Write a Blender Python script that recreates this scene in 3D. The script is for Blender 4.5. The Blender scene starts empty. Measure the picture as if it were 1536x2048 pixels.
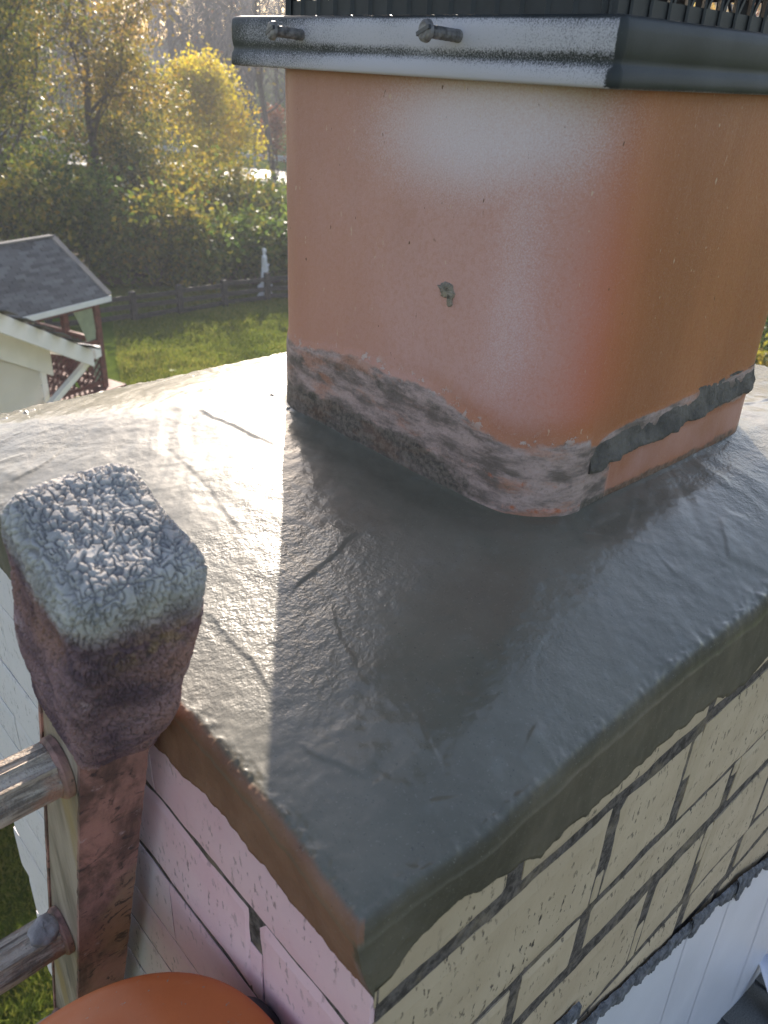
import bpy, math, random
import numpy as np
from mathutils import Vector, Matrix

# ------------------------------------------------------------------ camera, sky, sun, exposure
sc = bpy.context.scene
CAM = np.array([-0.41790, -0.28314, 0.27875])
CR = np.array([[0.7391652, -0.6719203, 0.0464538],
               [-0.2926033, -0.3824781, -0.8764096],
               [0.6066450, 0.6342189, -0.4793206]])      # rows: right, down, forward
cd = bpy.data.cameras.new('camera'); cam = bpy.data.objects.new('camera', cd)
sc.collection.objects.link(cam); sc.camera = cam
cam.matrix_world = Matrix(((CR[0][0], -CR[1][0], -CR[2][0], CAM[0]),
                           (CR[0][1], -CR[1][1], -CR[2][1], CAM[1]),
                           (CR[0][2], -CR[1][2], -CR[2][2], CAM[2]), (0, 0, 0, 1)))
cd.sensor_fit = 'VERTICAL'; cd.sensor_height = 36.0; cd.lens = 1633.16 / 2048 * 36
cd.clip_start = 0.02; cd.clip_end = 2000
cd.dof.use_dof = True; cd.dof.focus_distance = 0.62; cd.dof.aperture_fstop = 16

SUN_EL, SUN_AZ = math.radians(23.5), math.radians(52)          # azimuth counted from +X
sun_dir = Vector((math.cos(SUN_EL)*math.cos(SUN_AZ), math.cos(SUN_EL)*math.sin(SUN_AZ), math.sin(SUN_EL)))
w = bpy.data.worlds.new('World'); sc.world = w; w.use_nodes = True
wn = w.node_tree.nodes; bg = wn['Background']
sky = wn.new('ShaderNodeTexSky'); sky.sky_type = 'NISHITA'; sky.sun_disc = False
sky.sun_elevation = SUN_EL; sky.sun_rotation = math.pi/2 - SUN_AZ
sky.air_density = 1.0; sky.dust_density = 1.5; sky.ozone_density = 1.2
w.node_tree.links.new(sky.outputs[0], bg.inputs[0]); bg.inputs[1].default_value = 0.11
sl = bpy.data.lights.new('sun', 'SUN'); so = bpy.data.objects.new('sun', sl); sc.collection.objects.link(so)
sl.energy = 5.0; sl.angle = math.radians(0.6); sl.color = (1.0, 0.93, 0.82)
so.rotation_euler = (-sun_dir).to_track_quat('-Z', 'Y').to_euler(); so.location = (3, 4, 6)
sc.view_settings.view_transform = 'Standard'; sc.view_settings.look = 'None'
sc.view_settings.exposure = 1.5; sc.view_settings.gamma = 1.0
sc.view_settings.use_white_balance = True; sc.view_settings.white_balance_temperature = 6850; sc.view_settings.white_balance_tint = 13
sc.render.engine = 'CYCLES'
sc.cycles.max_bounces = 8; sc.cycles.diffuse_bounces = 4; sc.cycles.transparent_max_bounces = 8
sc.cycles.use_denoising = True

# ------------------------------------------------------------------ helpers
COL = sc.collection
GZ = -6.7                                   # yard level below the crown
RNG = np.random.default_rng(7); random.seed(7)

def ray(px, py):
    return CR.T @ np.array([(px-768)/1633.16, (py-1024)/1633.16, 1.0])
def yard(px, dist, z=GZ):
    """a point on the yard in the compass direction of picture column px, dist metres off"""
    d = ray(px, 400); h = d[:2]/np.linalg.norm(d[:2])
    return np.array([CAM[0]+h[0]*dist, CAM[1]+h[1]*dist, z])

def _h(ix, iy, iz, seed):
    n = (ix.astype(np.int64)*374761393 + iy.astype(np.int64)*668265263 + iz.astype(np.int64)*2147483647 + seed*1274126177) & 0xffffffff
    n = ((n ^ (n >> 13))*1274126177) & 0xffffffff
    n = ((n ^ (n >> 16))*2246822519) & 0xffffffff
    return ((n ^ (n >> 15)) & 0xffffff)/float(0xffffff)
def noise(x, y, z=None, seed=0):
    x = np.asarray(x, float); y = np.asarray(y, float)
    z = np.zeros_like(x) if z is None else np.asarray(z, float)
    x0 = np.floor(x); y0 = np.floor(y); z0 = np.floor(z)
    fx, fy, fz = x-x0, y-y0, z-z0
    fx = fx*fx*(3-2*fx); fy = fy*fy*(3-2*fy); fz = fz*fz*(3-2*fz)
    r = 0
    for i in (0, 1):
        for j in (0, 1):
            for k in (0, 1):
                r = r + _h(x0+i, y0+j, z0+k, seed)*(fx if i else 1-fx)*(fy if j else 1-fy)*(fz if k else 1-fz)
    return r*2-1
def fbm(x, y, z=None, seed=0, o=4):
    r, am, fr = 0, 1.0, 1.0
    for i in range(o):
        r = r + am*noise(np.asarray(x)*fr, np.asarray(y)*fr, None if z is None else np.asarray(z)*fr, seed+i*17); am *= .5; fr *= 2.03
    return r/1.9
def sstep(a, b, x):
    t = np.clip((x-a)/(b-a), 0, 1); return t*t*(3-2*t)

def mesh_obj(name, verts, faces, mat=None, parent=None, smooth=False, attrs=None, uv=None):
    me = bpy.data.meshes.new(name)
    V = np.asarray(verts, np.float32).reshape(-1, 3)
    if isinstance(faces, np.ndarray):
        n, k = faces.shape
        me.vertices.add(len(V)); me.vertices.foreach_set('co', V.ravel())
        me.loops.add(n*k); me.loops.foreach_set('vertex_index', faces.astype(np.int32).ravel())
        me.polygons.add(n); me.polygons.foreach_set('loop_start', (np.arange(n)*k).astype(np.int32))
        me.update(calc_edges=True)
    else:
        me.from_pydata([tuple(map(float, v)) for v in V], [], [tuple(map(int, f)) for f in faces]); me.update()
    for an, av in (attrs or {}).items():
        av = np.asarray(av, np.float32)
        if av.ndim == 2:
            at = me.attributes.new(an, 'FLOAT_VECTOR', 'POINT'); at.data.foreach_set('vector', av.ravel())
        else:
            at = me.attributes.new(an, 'FLOAT', 'POINT'); at.data.foreach_set('value', av)
    if smooth: me.polygons.foreach_set('use_smooth', np.ones(len(me.polygons), bool))
    if mat: me.materials.append(mat)
    o = bpy.data.objects.new(name, me); COL.objects.link(o)
    if parent: o.parent = parent
    return o
def inst(name, src, parent=None, M=None):
    o = bpy.data.objects.new(name, src.data); COL.objects.link(o)
    if parent: o.parent = parent
    if M is not None: o.matrix_local = M
    return o
def empty(name, loc=(0, 0, 0)):
    o = bpy.data.objects.new(name, None); COL.objects.link(o); o.location = loc; o.empty_display_size = .1
    return o
def tag(o, label=None, cat=None, group=None, kind=None):
    if label: o['label'] = label
    if cat: o['category'] = cat
    if group: o['group'] = group
    if kind: o['kind'] = kind
    return o

class MB:
    """collects shapes of ONE mesh object"""
    def __init__(s): s.v = []; s.f = []
    def add(s, v, f):
        n = len(s.v); s.v += [tuple(map(float, p)) for p in v]; s.f += [tuple(int(i)+n for i in q) for q in f]; return s
    def box(s, x0, x1, y0, y1, z0, z1, M=None):
        v = [(x, y, z) for x in (x0, x1) for y in (y0, y1) for z in (z0, z1)]
        if M is not None: v = [tuple(M @ Vector(p)) for p in v]
        return s.add(v, [(0, 1, 3, 2), (4, 6, 7, 5), (0, 4, 5, 1), (2, 3, 7, 6), (0, 2, 6, 4), (1, 5, 7, 3)])
    def bar(s, a, b, w, h, up=(0, 0, 1)):
        a = Vector(a); b = Vector(b); d = (b-a).normalized(); u = Vector(up)
        r = d.cross(u)
        if r.length < 1e-4: r = d.cross(Vector((1, 0, 0)))
        r.normalize(); u = r.cross(d)
        v = [p + r*(sx*w/2) + u*(sy*h/2) for p in (a, b) for sx, sy in ((-1, -1), (1, -1), (1, 1), (-1, 1))]
        return s.add(v, [(3, 2, 1, 0), (4, 5, 6, 7), (0, 1, 5, 4), (1, 2, 6, 5), (2, 3, 7, 6), (3, 0, 4, 7)])
    def tube(s, pts, rad, n=8, cap=True):
        pts = [Vector(p) for p in pts]
        if not hasattr(rad, '__len__'): rad = [rad]*len(pts)
        up = Vector((0.13, 0.31, 0.94)); V = []; F = []
        for i, p in enumerate(pts):
            d = (pts[min(i+1, len(pts)-1)]-pts[max(i-1, 0)]).normalized()
            r = d.cross(up)
            if r.length < 1e-3: r = d.cross(Vector((1, 0, 0)))
            r.normalize(); u = r.cross(d)
            for k in range(n):
                t = 2*math.pi*k/n; V.append(p + (r*math.cos(t)+u*math.sin(t))*rad[i])
        for i in range(len(pts)-1):
            for k in range(n):
                F.append((i*n+k, i*n+(k+1) % n, (i+1)*n+(k+1) % n, (i+1)*n+k))
        if cap: F += [tuple(range(n))[::-1], tuple((len(pts)-1)*n+k for k in range(n))]
        return s.add(V, F)
    def build(s, name, mat, parent=None, smooth=False, bevel=0, seg=2):
        o = mesh_obj(name, s.v, s.f, mat, parent, smooth)
        if bevel:
            m = o.modifiers.new('edge', 'BEVEL'); m.width = bevel; m.segments = seg; m.limit_method = 'ANGLE'
        return o

# ---- materials
class NT:
    def __init__(s, name):
        s.m = bpy.data.materials.new(name); s.m.use_nodes = True; s.t = s.m.node_tree; s.n = s.t.nodes
        s.b = s.n['Principled BSDF']; s.out = s.n['Material Output']
    def new(s, ty, **kw):
        n = s.n.new(ty)
        for k, v in kw.items():
            if hasattr(n, k): setattr(n, k, v)
        return n
    def put(s, sock, v):
        if hasattr(v, 'is_linked'): s.t.links.new(v, sock)
        elif isinstance(v, (tuple, list)) and len(v) == 3 and sock.type == 'RGBA': sock.default_value = (*v, 1)
        else: sock.default_value = v
    def tc(s, k='Object'): return s.new('ShaderNodeTexCoord').outputs[k]
    def attr(s, n): return s.new('ShaderNodeAttribute', attribute_name=n).outputs['Fac']
    def pos(s, scale=(1, 1, 1), k='Object'):
        m = s.new('ShaderNodeMapping'); s.put(m.inputs[0], s.tc(k)); m.inputs['Scale'].default_value = scale; return m.outputs[0]
    def noise(s, scale, detail=4, rough=.55, vec=None, dist=0):
        n = s.new('ShaderNodeTexNoise'); s.put(n.inputs['Vector'], vec if vec is not None else s.tc())
        n.inputs['Scale'].default_value = scale; n.inputs['Detail'].default_value = detail; n.inputs['Roughness'].default_value = rough
        n.inputs['Distortion'].default_value = dist; return n.outputs[0]
    def voro(s, scale, vec=None, feature='F1', out='Distance'):
        n = s.new('ShaderNodeTexVoronoi', feature=feature); s.put(n.inputs['Vector'], vec if vec is not None else s.tc())
        n.inputs['Scale'].default_value = scale; return n.outputs[out]
    def ramp(s, fac, a, b, lo=0.0, hi=1.0):
        n = s.new('ShaderNodeMapRange', interpolation_type='SMOOTHSTEP'); s.put(n.inputs[0], fac)
        n.inputs[1].default_value = a; n.inputs[2].default_value = b; n.inputs[3].default_value = lo; n.inputs[4].default_value = hi
        return n.outputs[0]
    def math(s, op, a, b=0.0, c=0.0):
        n = s.new('ShaderNodeMath', operation=op); s.put(n.inputs[0], a); s.put(n.inputs[1], b); s.put(n.inputs[2], c); return n.outputs[0]
    def mix(s, fac, a, b):
        n = s.new('ShaderNodeMix', data_type='RGBA'); s.put(n.inputs['Factor'], fac)
        s.put(n.inputs[6], a); s.put(n.inputs[7], b); return n.outputs[2]
    def bump(s, h, strength=.5, dist=.01, normal=None):
        n = s.new('ShaderNodeBump'); s.put(n.inputs['Height'], h); n.inputs['Strength'].default_value = strength; n.inputs['Distance'].default_value = dist
        if normal is not None: s.put(n.inputs['Normal'], normal)
        return n.outputs[0]
    def rnd(s): return s.new('ShaderNodeObjectInfo').outputs['Random']
    def set(s, color=None, rough=None, normal=None, spec=None, metal=None):
        if color is not None: s.put(s.b.inputs['Base Color'], color)
        if rough is not None: s.put(s.b.inputs['Roughness'], rough)
        if normal is not None: s.put(s.b.inputs['Normal'], normal)
        if spec is not None: s.b.inputs['Specular IOR Level'].default_value = spec
        if metal is not None: s.b.inputs['Metallic'].default_value = metal
        return s.m
def simple(name, col, rough=.6, var=.25, scale=30, bump=0, bscale=120, bd=.002, metal=0, spec=.5):
    t = NT(name); n = t.noise(scale, 5)
    c = t.mix(t.ramp(n, .3, .7), tuple(k*(1-var) for k in col), tuple(min(1, k*(1+var)) for k in col))
    return t.set(c, rough, t.bump(t.noise(bscale, 3), bump, bd) if bump else None, spec, metal)

def m_crown():
    t = NT('wet_mortar'); n1 = t.noise(9, 6); n2 = t.noise(60, 4)
    c = t.mix(t.ramp(n1, .3, .7), (.104, .094, .066), (.150, .136, .100))
    c = t.mix(t.math('MULTIPLY', t.ramp(n2, .55, .75), .35), c, (.17, .165, .14))
    c = t.mix(t.attr('brown'), c, t.mix(t.ramp(t.noise(25, 5), .3, .7), (.19, .092, .056), (.26, .135, .085)))  # reddish bounced light on the left side, painted as brown
    c = t.mix(t.attr('olive'), c, t.mix(t.ramp(t.noise(18, 5), .3, .7), (.068, .057, .037), (.115, .095, .065)))
    c = t.mix(t.math('MULTIPLY', t.ramp(t.noise(620, 2, .7), .62, .72), .4), c, (.24, .22, .18))
    c = t.mix(t.math('MULTIPLY', t.ramp(t.noise(480, 2, .7), .64, .74), .5), c, (.03, .028, .024))
    side = t.math('MAXIMUM', t.attr('brown'), t.attr('olive'))
    r = t.math('ADD', t.ramp(t.noise(14, 5), .3, .72, .34, .52), t.math('MULTIPLY', side, .3))
    h = t.math('ADD', t.noise(420, 3, .6), t.math('MULTIPLY', t.noise(170, 2), 1.3))
    s = t.math('MULTIPLY_ADD', t.ramp(t.noise(6, 4), .42, .62), .8, .2)
    s = t.math('MULTIPLY', s, t.math('MULTIPLY_ADD', t.attr('pebble'), .46, .10))
    b = t.new('ShaderNodeBump'); t.put(b.inputs['Height'], h); t.put(b.inputs['Strength'], s); b.inputs['Distance'].default_value = .0011
    t.put(t.b.inputs['Coat Weight'], t.math('MULTIPLY_ADD', side, -.72, .75)); t.put(t.b.inputs['Coat Roughness'], t.ramp(t.noise(11, 5), .35, .7, .09, .2))
    t.put(t.b.inputs['Coat Normal'], b.outputs[0])
    return t.set(c, r, b.outputs[0], .38)

def m_flue():
    t = NT('clay_flue'); P = t.pos((1, 1, .25)); g = t.noise(900, 2, .7); g2 = t.noise(330, 3, .7)
    c = t.mix(t.ramp(t.noise(11, 5, vec=P), .35, .7), (.35, .122, .050), (.42, .150, .060))
    c = t.mix(t.math('MULTIPLY', t.ramp(t.noise(150, 3, vec=t.pos((1, 1, .2))), .45, .7), .10), c, (.50, .26, .14))
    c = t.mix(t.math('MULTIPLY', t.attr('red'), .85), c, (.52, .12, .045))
    d = t.math('MULTIPLY', t.attr('dust_or_bounce'), t.ramp(g2, .25, .62, .72, 1))  # bounced light painted pink on the left face, plus the low right strip
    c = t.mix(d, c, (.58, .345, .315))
    bl = t.ramp(t.math('ADD', t.attr('glare'), t.math('MULTIPLY', t.math('SUBTRACT', g, .5), 1.0)), -.05, 1.15)
    c = t.mix(t.math('MULTIPLY', bl, .80), c, (.67, .62, .66))  # whitish glare and corner sheen painted into the clay colour
    # chips and dark pin holes
    c = t.mix(t.math('MULTIPLY', t.ramp(t.noise(270, 2, vec=t.pos((1, 1, .4))), .715, .76), .7), c, (.58, .42, .30))
    c = t.mix(t.ramp(t.noise(250, 2, vec=t.pos((1.1, 1, .45))), .735, .775), c, (.14, .07, .04))
    # mortar film left by the old crown
    e = t.math('ADD', t.attr('stain'), t.math('MULTIPLY', t.math('SUBTRACT', t.noise(85, 6, .65), .5), .9))
    ST = t.pos((1, 1, 3.4)); film = t.mix(t.ramp(t.noise(30, 6, .68, vec=ST), .36, .64), (.135, .112, .098), (.42, .31, .28))
    film = t.mix(t.math('MULTIPLY', t.ramp(t.noise(17, 5, .65, vec=ST), .5, .64), .6), film, (.44, .19, .11))
    film = t.mix(t.math('MULTIPLY', t.ramp(t.noise(300, 3, .7), .5, .7), .35), film, (.08, .07, .06))
    c = t.mix(t.math('MULTIPLY', t.ramp(e, .35, .62), .93), c, film)
    e2 = t.math('ADD', t.attr('dark'), t.math('MULTIPLY', t.math('SUBTRACT', t.noise(60, 6, .7), .5), 1.3))
    c = t.mix(t.math('MULTIPLY', t.ramp(e2, .4, .75), .75), c, t.mix(t.ramp(t.noise(260, 3), .4, .6), (.045, .042, .032), (.13, .11, .085)))
    e3 = t.math('ADD', t.attr('redband'), t.math('MULTIPLY', t.math('SUBTRACT', t.noise(70, 6, .7), .5), .9))
    c = t.mix(t.ramp(e3, .45, .62), c, t.mix(t.ramp(t.noise(180, 3), .4, .6), (.42, .12, .05), (.5, .27, .22)))
    fl = t.math('MULTIPLY', t.attr('flake'), t.math('MULTIPLY', t.ramp(t.noise(95, 5, .7), .56, .60), .6))
    c = t.mix(fl, c, (.50, .46, .43))
    r = t.math('ADD', t.ramp(g2, .3, .7, .36, .55), t.math('MULTIPLY', t.attr('stain'), .2))
    h = t.math('ADD', t.math('MULTIPLY', g2, .35), t.math('MULTIPLY', t.attr('stain'), t.math('MULTIPLY', t.noise(130, 5, .65), 3.0)))
    h = t.math('ADD', h, t.math('MULTIPLY', fl, 1.2))
    return t.set(c, r, t.bump(h, .55, .0012), .4)

def m_cap():
    t = NT('cap_black_paint'); g = t.noise(1000, 2, .75); n = t.noise(25, 5)
    c = t.mix(t.ramp(n, .3, .7), (.020, .022, .022), (.038, .040, .040))
    f = t.math('ADD', t.attr('dust_or_bounce'), t.math('ADD', t.math('MULTIPLY', t.math('SUBTRACT', g, .5), 1.3), t.math('MULTIPLY', t.math('SUBTRACT', n, .5), .5)))
    f = t.ramp(f, .3, .95)
    c = t.mix(t.math('MULTIPLY', f, .85), c, (.56, .52, .55))
    return t.set(c, t.math('MULTIPLY_ADD', f, .35, .5), t.bump(g, .2, .0006), .35)

def m_brick(name, a, b, pore, bounce_fade=None):
    t = NT(name); r = t.rnd(); n = t.noise(16, 5)
    c = t.mix(t.ramp(n, .3, .7), a, b)
    c = t.mix(t.math('MULTIPLY', r, .35), c, tuple(k*.86 for k in a))
    if bounce_fade:
        gx = t.new('ShaderNodeSeparateXYZ'); t.put(gx.inputs[0], t.new('ShaderNodeNewGeometry').outputs['Position'])
        c = t.mix(t.ramp(t.math('ADD', gx.outputs[1], t.math('MULTIPLY', t.math('SUBTRACT', t.noise(6, 4), .5), .25)), .04, .2), c, bounce_fade)  # painted pink bounce fades to plain pale paint along the wall
    hole = t.ramp(t.noise(200, 3, .6, vec=t.pos((1, 1, .42), 'Object')), .58, .65)
    big = t.ramp(t.noise(13, 4), .42, .62)
    hole = t.math('MULTIPLY', hole, t.math('MULTIPLY_ADD', big, .9, .1))
    hole = t.math('MULTIPLY', hole, pore)
    c = t.mix(hole, c, (.055, .045, .038))
    dirt = t.math('MULTIPLY', t.ramp(t.noise(34, 6, .7), .6, .8), .35)
    c = t.mix(dirt, c, tuple(k*.55 for k in a))
    h = t.math('SUBTRACT', t.math('MULTIPLY', t.noise(110, 4), .5), t.math('MULTIPLY', hole, 1.2))
    return t.set(c, .55, t.bump(h, .6, .0018), .35)

def m_joint():
    t = NT('old_joint_mortar'); n = t.noise(140, 5, .7)
    c = t.mix(t.ramp(n, .35, .65), (.06, .05, .044), (.18, .15, .135))
    c = t.mix(t.math('MULTIPLY', t.ramp(t.noise(26, 5, .65), .5, .64), .4), c, (.36, .28, .19))
    return t.set(c, .9, t.bump(t.noise(330, 4, .7), .9, .003), .2)

def m_mitt():
    t = NT('paint_stained_fleece'); n = t.noise(28, 5)
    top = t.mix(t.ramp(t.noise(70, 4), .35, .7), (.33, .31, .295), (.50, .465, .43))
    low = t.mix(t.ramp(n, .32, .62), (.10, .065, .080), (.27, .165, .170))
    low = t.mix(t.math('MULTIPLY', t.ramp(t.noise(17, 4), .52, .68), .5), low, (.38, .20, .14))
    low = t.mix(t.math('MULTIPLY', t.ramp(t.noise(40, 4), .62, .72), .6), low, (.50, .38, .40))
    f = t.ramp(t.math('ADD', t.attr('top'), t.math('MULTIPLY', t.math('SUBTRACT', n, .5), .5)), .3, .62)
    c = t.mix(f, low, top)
    c = t.mix(t.math('MULTIPLY', t.attr('ochre'), t.ramp(t.noise(120, 4), .4, .6)), c, (.36, .24, .09))
    c = t.mix(t.math('MULTIPLY', t.attr('pit'), .8), c, (.06, .05, .052))  # shade in the gaps between tufts, painted dark
    return t.set(c, .9, t.bump(t.noise(900, 3, .7), .5, .0012), .15)

def m_rail():
    t = NT('stained_ladder_rail'); P = t.pos((1, 1, .3)); n = t.noise(34, 6, .65, vec=P, dist=.6)
    c = t.mix(t.ramp(n, .35, .62), (.11, .065, .055), (.38, .20, .165))
    c = t.mix(t.ramp(t.noise(14, 5, vec=P), .55, .7), c, (.40, .25, .16))
    c = t.mix(t.math('MULTIPLY', t.ramp(t.noise(60, 5, .7, dist=1), .54, .66), .85), c, (.03, .026, .028))
    c = t.mix(t.math('MULTIPLY', t.ramp(t.noise(45, 5, .7), .63, .72), .7), c, (.52, .42, .42))
    return t.set(c, .62, t.bump(t.noise(160, 5, .7), .6, .0015), .4)
def m_web():
    t = NT('grey_ladder_web'); P = t.pos((1, 1, .16)); n = t.noise(40, 6, .6, vec=P)
    c = t.mix(t.ramp(n, .35, .65), (.20, .155, .115), (.40, .32, .25))
    c = t.mix(t.ramp(t.noise(16, 5, vec=P), .56, .68), c, (.32, .22, .10))
    c = t.mix(t.math('MULTIPLY', t.ramp(t.noise(70, 5, .7, vec=P), .6, .7), .6), c, (.09, .075, .07))
    return t.set(c, .6, t.bump(t.noise(200, 4), .4, .001), .4)
def m_rung():
    t = NT('mortar_caked_rung'); P = t.pos((.13, 1, 1)); n = t.noise(150, 6, .7, vec=P)
    c = t.mix(t.ramp(n, .36, .62), (.17, .135, .11), (.54, .46, .38))
    n2 = t.noise(26, 5, .6)
    c = t.mix(t.math('MULTIPLY', t.ramp(n2, .46, .6), .75), c, (.36, .19, .13))
    c = t.mix(t.math('MULTIPLY', t.ramp(t.noise(75, 5, .7), .6, .68), .85), c, (.05, .045, .045))
    return t.set(c, .9, t.bump(t.math('ADD', n, t.noise(420, 3)), .8, .0022), .15)

def m_leaf(name, cols, trans=.5):
    t = NT(name); a = t.attr('tone')
    n = t.new('ShaderNodeValToRGB'); t.put(n.inputs[0], a)
    el = n.color_ramp.elements; k = len(cols)
    el[0].color = (*cols[0], 1); el[0].position = 0; el[1].color = (*cols[-1], 1); el[1].position = 1
    for i, c in enumerate(cols[1:-1]): e = el.new((i+1)/(k-1)); e.color = (*c, 1)
    t.set(n.outputs[0], .5, None, .3)
    tr = t.new('ShaderNodeBsdfTranslucent'); t.put(tr.inputs[0], n.outputs[0])
    mx = t.new('ShaderNodeMixShader'); mx.inputs[0].default_value = trans
    t.t.links.new(t.b.outputs[0], mx.inputs[1]); t.t.links.new(tr.outputs[0], mx.inputs[2]); t.t.links.new(mx.outputs[0], t.out.inputs[0])
    return t.m

def m_grass():
    t = NT('lawn_grass'); n = t.noise(.8, 6, .65); n2 = t.noise(9, 5, .7)
    c = t.mix(t.ramp(n, .35, .65), (.055, .085, .014), (.10, .14, .024))
    c = t.mix(t.math('MULTIPLY', t.ramp(n2, .45, .7), .6), c, (.11, .15, .02))
    c = t.mix(t.math('MULTIPLY', t.ramp(t.noise(2.3, 5, .7), .6, .72), .5), c, (.13, .09, .04))
    return t.set(c, 1.0, t.bump(t.noise(22, 5, .7), 1, .06), .0)
def m_roofing(name, a, b):
    t = NT(name); r = t.rnd(); g = t.noise(500, 2, .7)
    c = t.mix(r, a, b); c = t.mix(t.math('MULTIPLY', t.ramp(g, .42, .6), .5), c, tuple(k*2.2 for k in b))
    return t.set(c, .9, t.bump(g, .5, .002), .1)

def m_bucket():
    t = NT('orange_plastic'); n = t.noise(9, 5)
    c = t.mix(t.ramp(n, .3, .7), (.47, .115, .033), (.60, .155, .045))
    c = t.mix(t.math('MULTIPLY', t.ramp(t.noise(55, 6, .7, vec=t.pos((1, .25, 1))), .58, .75), .35), c, (.55, .33, .22))
    c = t.mix(t.math('MULTIPLY', t.ramp(t.noise(230, 3, .6), .66, .72), .8), c, (.30, .27, .24))
    return t.set(c, t.ramp(t.noise(30, 5), .3, .7, .38, .58), t.bump(t.noise(260, 4, .7), .12, .001), .4)
MAT = dict(
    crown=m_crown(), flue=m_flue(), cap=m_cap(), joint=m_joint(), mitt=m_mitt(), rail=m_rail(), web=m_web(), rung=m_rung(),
    cream=m_brick('cream_painted_brick', (.46, .35, .235), (.55, .43, .30), 1.0),
    pink=m_brick('pink_lit_painted_brick', (.78, .49, .54), (.85, .59, .62), .5, (.72, .68, .68)),  # painted brick, with the pink light on this wall put into its colour
    lump=simple('dried_mortar_lump', (.115, .098, .082), .85, .35, 60, .8, 260, .004),
    splat=simple('mortar_splat', (.26, .22, .17), .9, .3, 90, .8, 400, .002),
    screw=simple('screw_steel', (.17, .155, .15), .6, .5, 260, .4, 500, .0005, metal=.3),
    mesh=simple('black_mesh_paint', (.018, .019, .02), .5, .3, 60),
    flash=simple('white_coil_metal', (.64, .63, .68), .38, .05, 7, .15, 20, .004, spec=.5),
    tar=simple('grey_sealant', (.13, .13, .145), .85, .5, 120, 1, 420, .004),
    orange=m_bucket(),
    dgrey=simple('dark_grey_plastic', (.035, .035, .038), .5, .2, 20),
    wire=simple('galvanised_wire', (.3, .3, .3), .4, .2, 30, metal=.9),
    grass=m_grass(),
    roofing=m_roofing('grey_shingle', (.055, .055, .054), (.085, .085, .082)),
    roofing2=m_roofing('charcoal_shingle', (.025, .025, .026), (.125, .122, .12)),
    siding=simple('cream_siding', (.60, .55, .47), .5, .05, 3, .2, 60, .002),
    trim=simple('white_trim', (.76, .73, .70), .45, .05, 4),
    redwood=simple('red_stained_wood', (.15, .045, .033), .6, .35, 12, .4, 60, .004),
    curtain=simple('pale_green_curtain', (.42, .47, .33), .8, .12, 6),
    oldwood=simple('dark_weathered_wood', (.042, .036, .030), .8, .4, 10, .6, 40, .01),
    bark=simple('tree_bark', (.075, .060, .048), .9, .4, 14, .8, 30, .03),
    greybark=simple('grey_tree_bark', (.115, .10, .092), .9, .35, 10, .8, 25, .03),
    stone=simple('white_stone', (.62, .61, .60), .6, .1, 6, .3, 50, .005),
    asphalt=simple('sunlit_asphalt', (.16, .155, .15), .5, .15, 3, .4, 60, .01),
    steel=simple('guardrail_steel', (.42, .43, .45), .4, .1, 6, metal=.7),
    soil=simple('leaf_litter', (.075, .055, .032), .95, .5, 2.2, .8, 12, .05),
    housewall=simple('far_house_wall', (.12, .11, .10), .7, .1, 2),
    green=m_leaf('green_leaves', [(.03, .062, .014), (.08, .135, .022), (.15, .20, .03), (.25, .23, .035)]),
    olive=m_leaf('olive_autumn_leaves', [(.06, .06, .014), (.13, .11, .018), (.23, .17, .025), (.33, .19, .03)]),
    yellow=m_leaf('yellow_autumn_leaves', [(.20, .17, .015), (.38, .28, .02), (.50, .33, .025), (.50, .24, .03)]),
    bright=m_leaf('bright_yellow_leaves', [(.30, .27, .02), (.50, .42, .025), (.62, .48, .03), (.62, .36, .03)], .6),
    rust=m_leaf('rust_autumn_leaves', [(.07, .03, .015), (.17, .065, .02), (.27, .10, .03), (.22, .05, .03)]),
    mixed=m_leaf('mixed_autumn_leaves', [(.036, .062, .014), (.10, .13, .02), (.23, .20, .025), (.38, .26, .03)]),
)

A, B_, H1, H2, OV = 0.33, 0.3212, 0.27395, 0.30655, 0.01623
XW, YW, XF, YF = 0.2571, 0.1258, 0.6294, 0.5122

# ------------------------------------------------------------------ ground
def ground():
    xs = np.linspace(-70, 260, 120); ys = np.linspace(-70, 260, 120)
    X, Y = np.meshgrid(xs, ys, indexing='ij')
    D = np.hypot(X-CAM[0], Y-CAM[1])
    Z = GZ + .12*fbm(X/9, Y/9, seed=3)*sstep(10, 25, D) + sstep(70, 190, D)*10 + 1.5*sstep(60, 120, D)*fbm(X/40, Y/40, seed=5)
    n = len(xs); idx = np.arange(n*n).reshape(n, n)
    F = np.stack([idx[:-1, :-1], idx[1:, :-1], idx[1:, 1:], idx[:-1, 1:]], -1).reshape(-1, 4)
    o = mesh_obj('lawn', np.stack([X, Y, Z], -1), F, MAT['grass'], smooth=True); tag(o, kind='structure')
def gz(x, y):
    D = math.hypot(x-CAM[0], y-CAM[1])
    return GZ + float(sstep(70, 190, np.array(D)))*10
ground()
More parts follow.
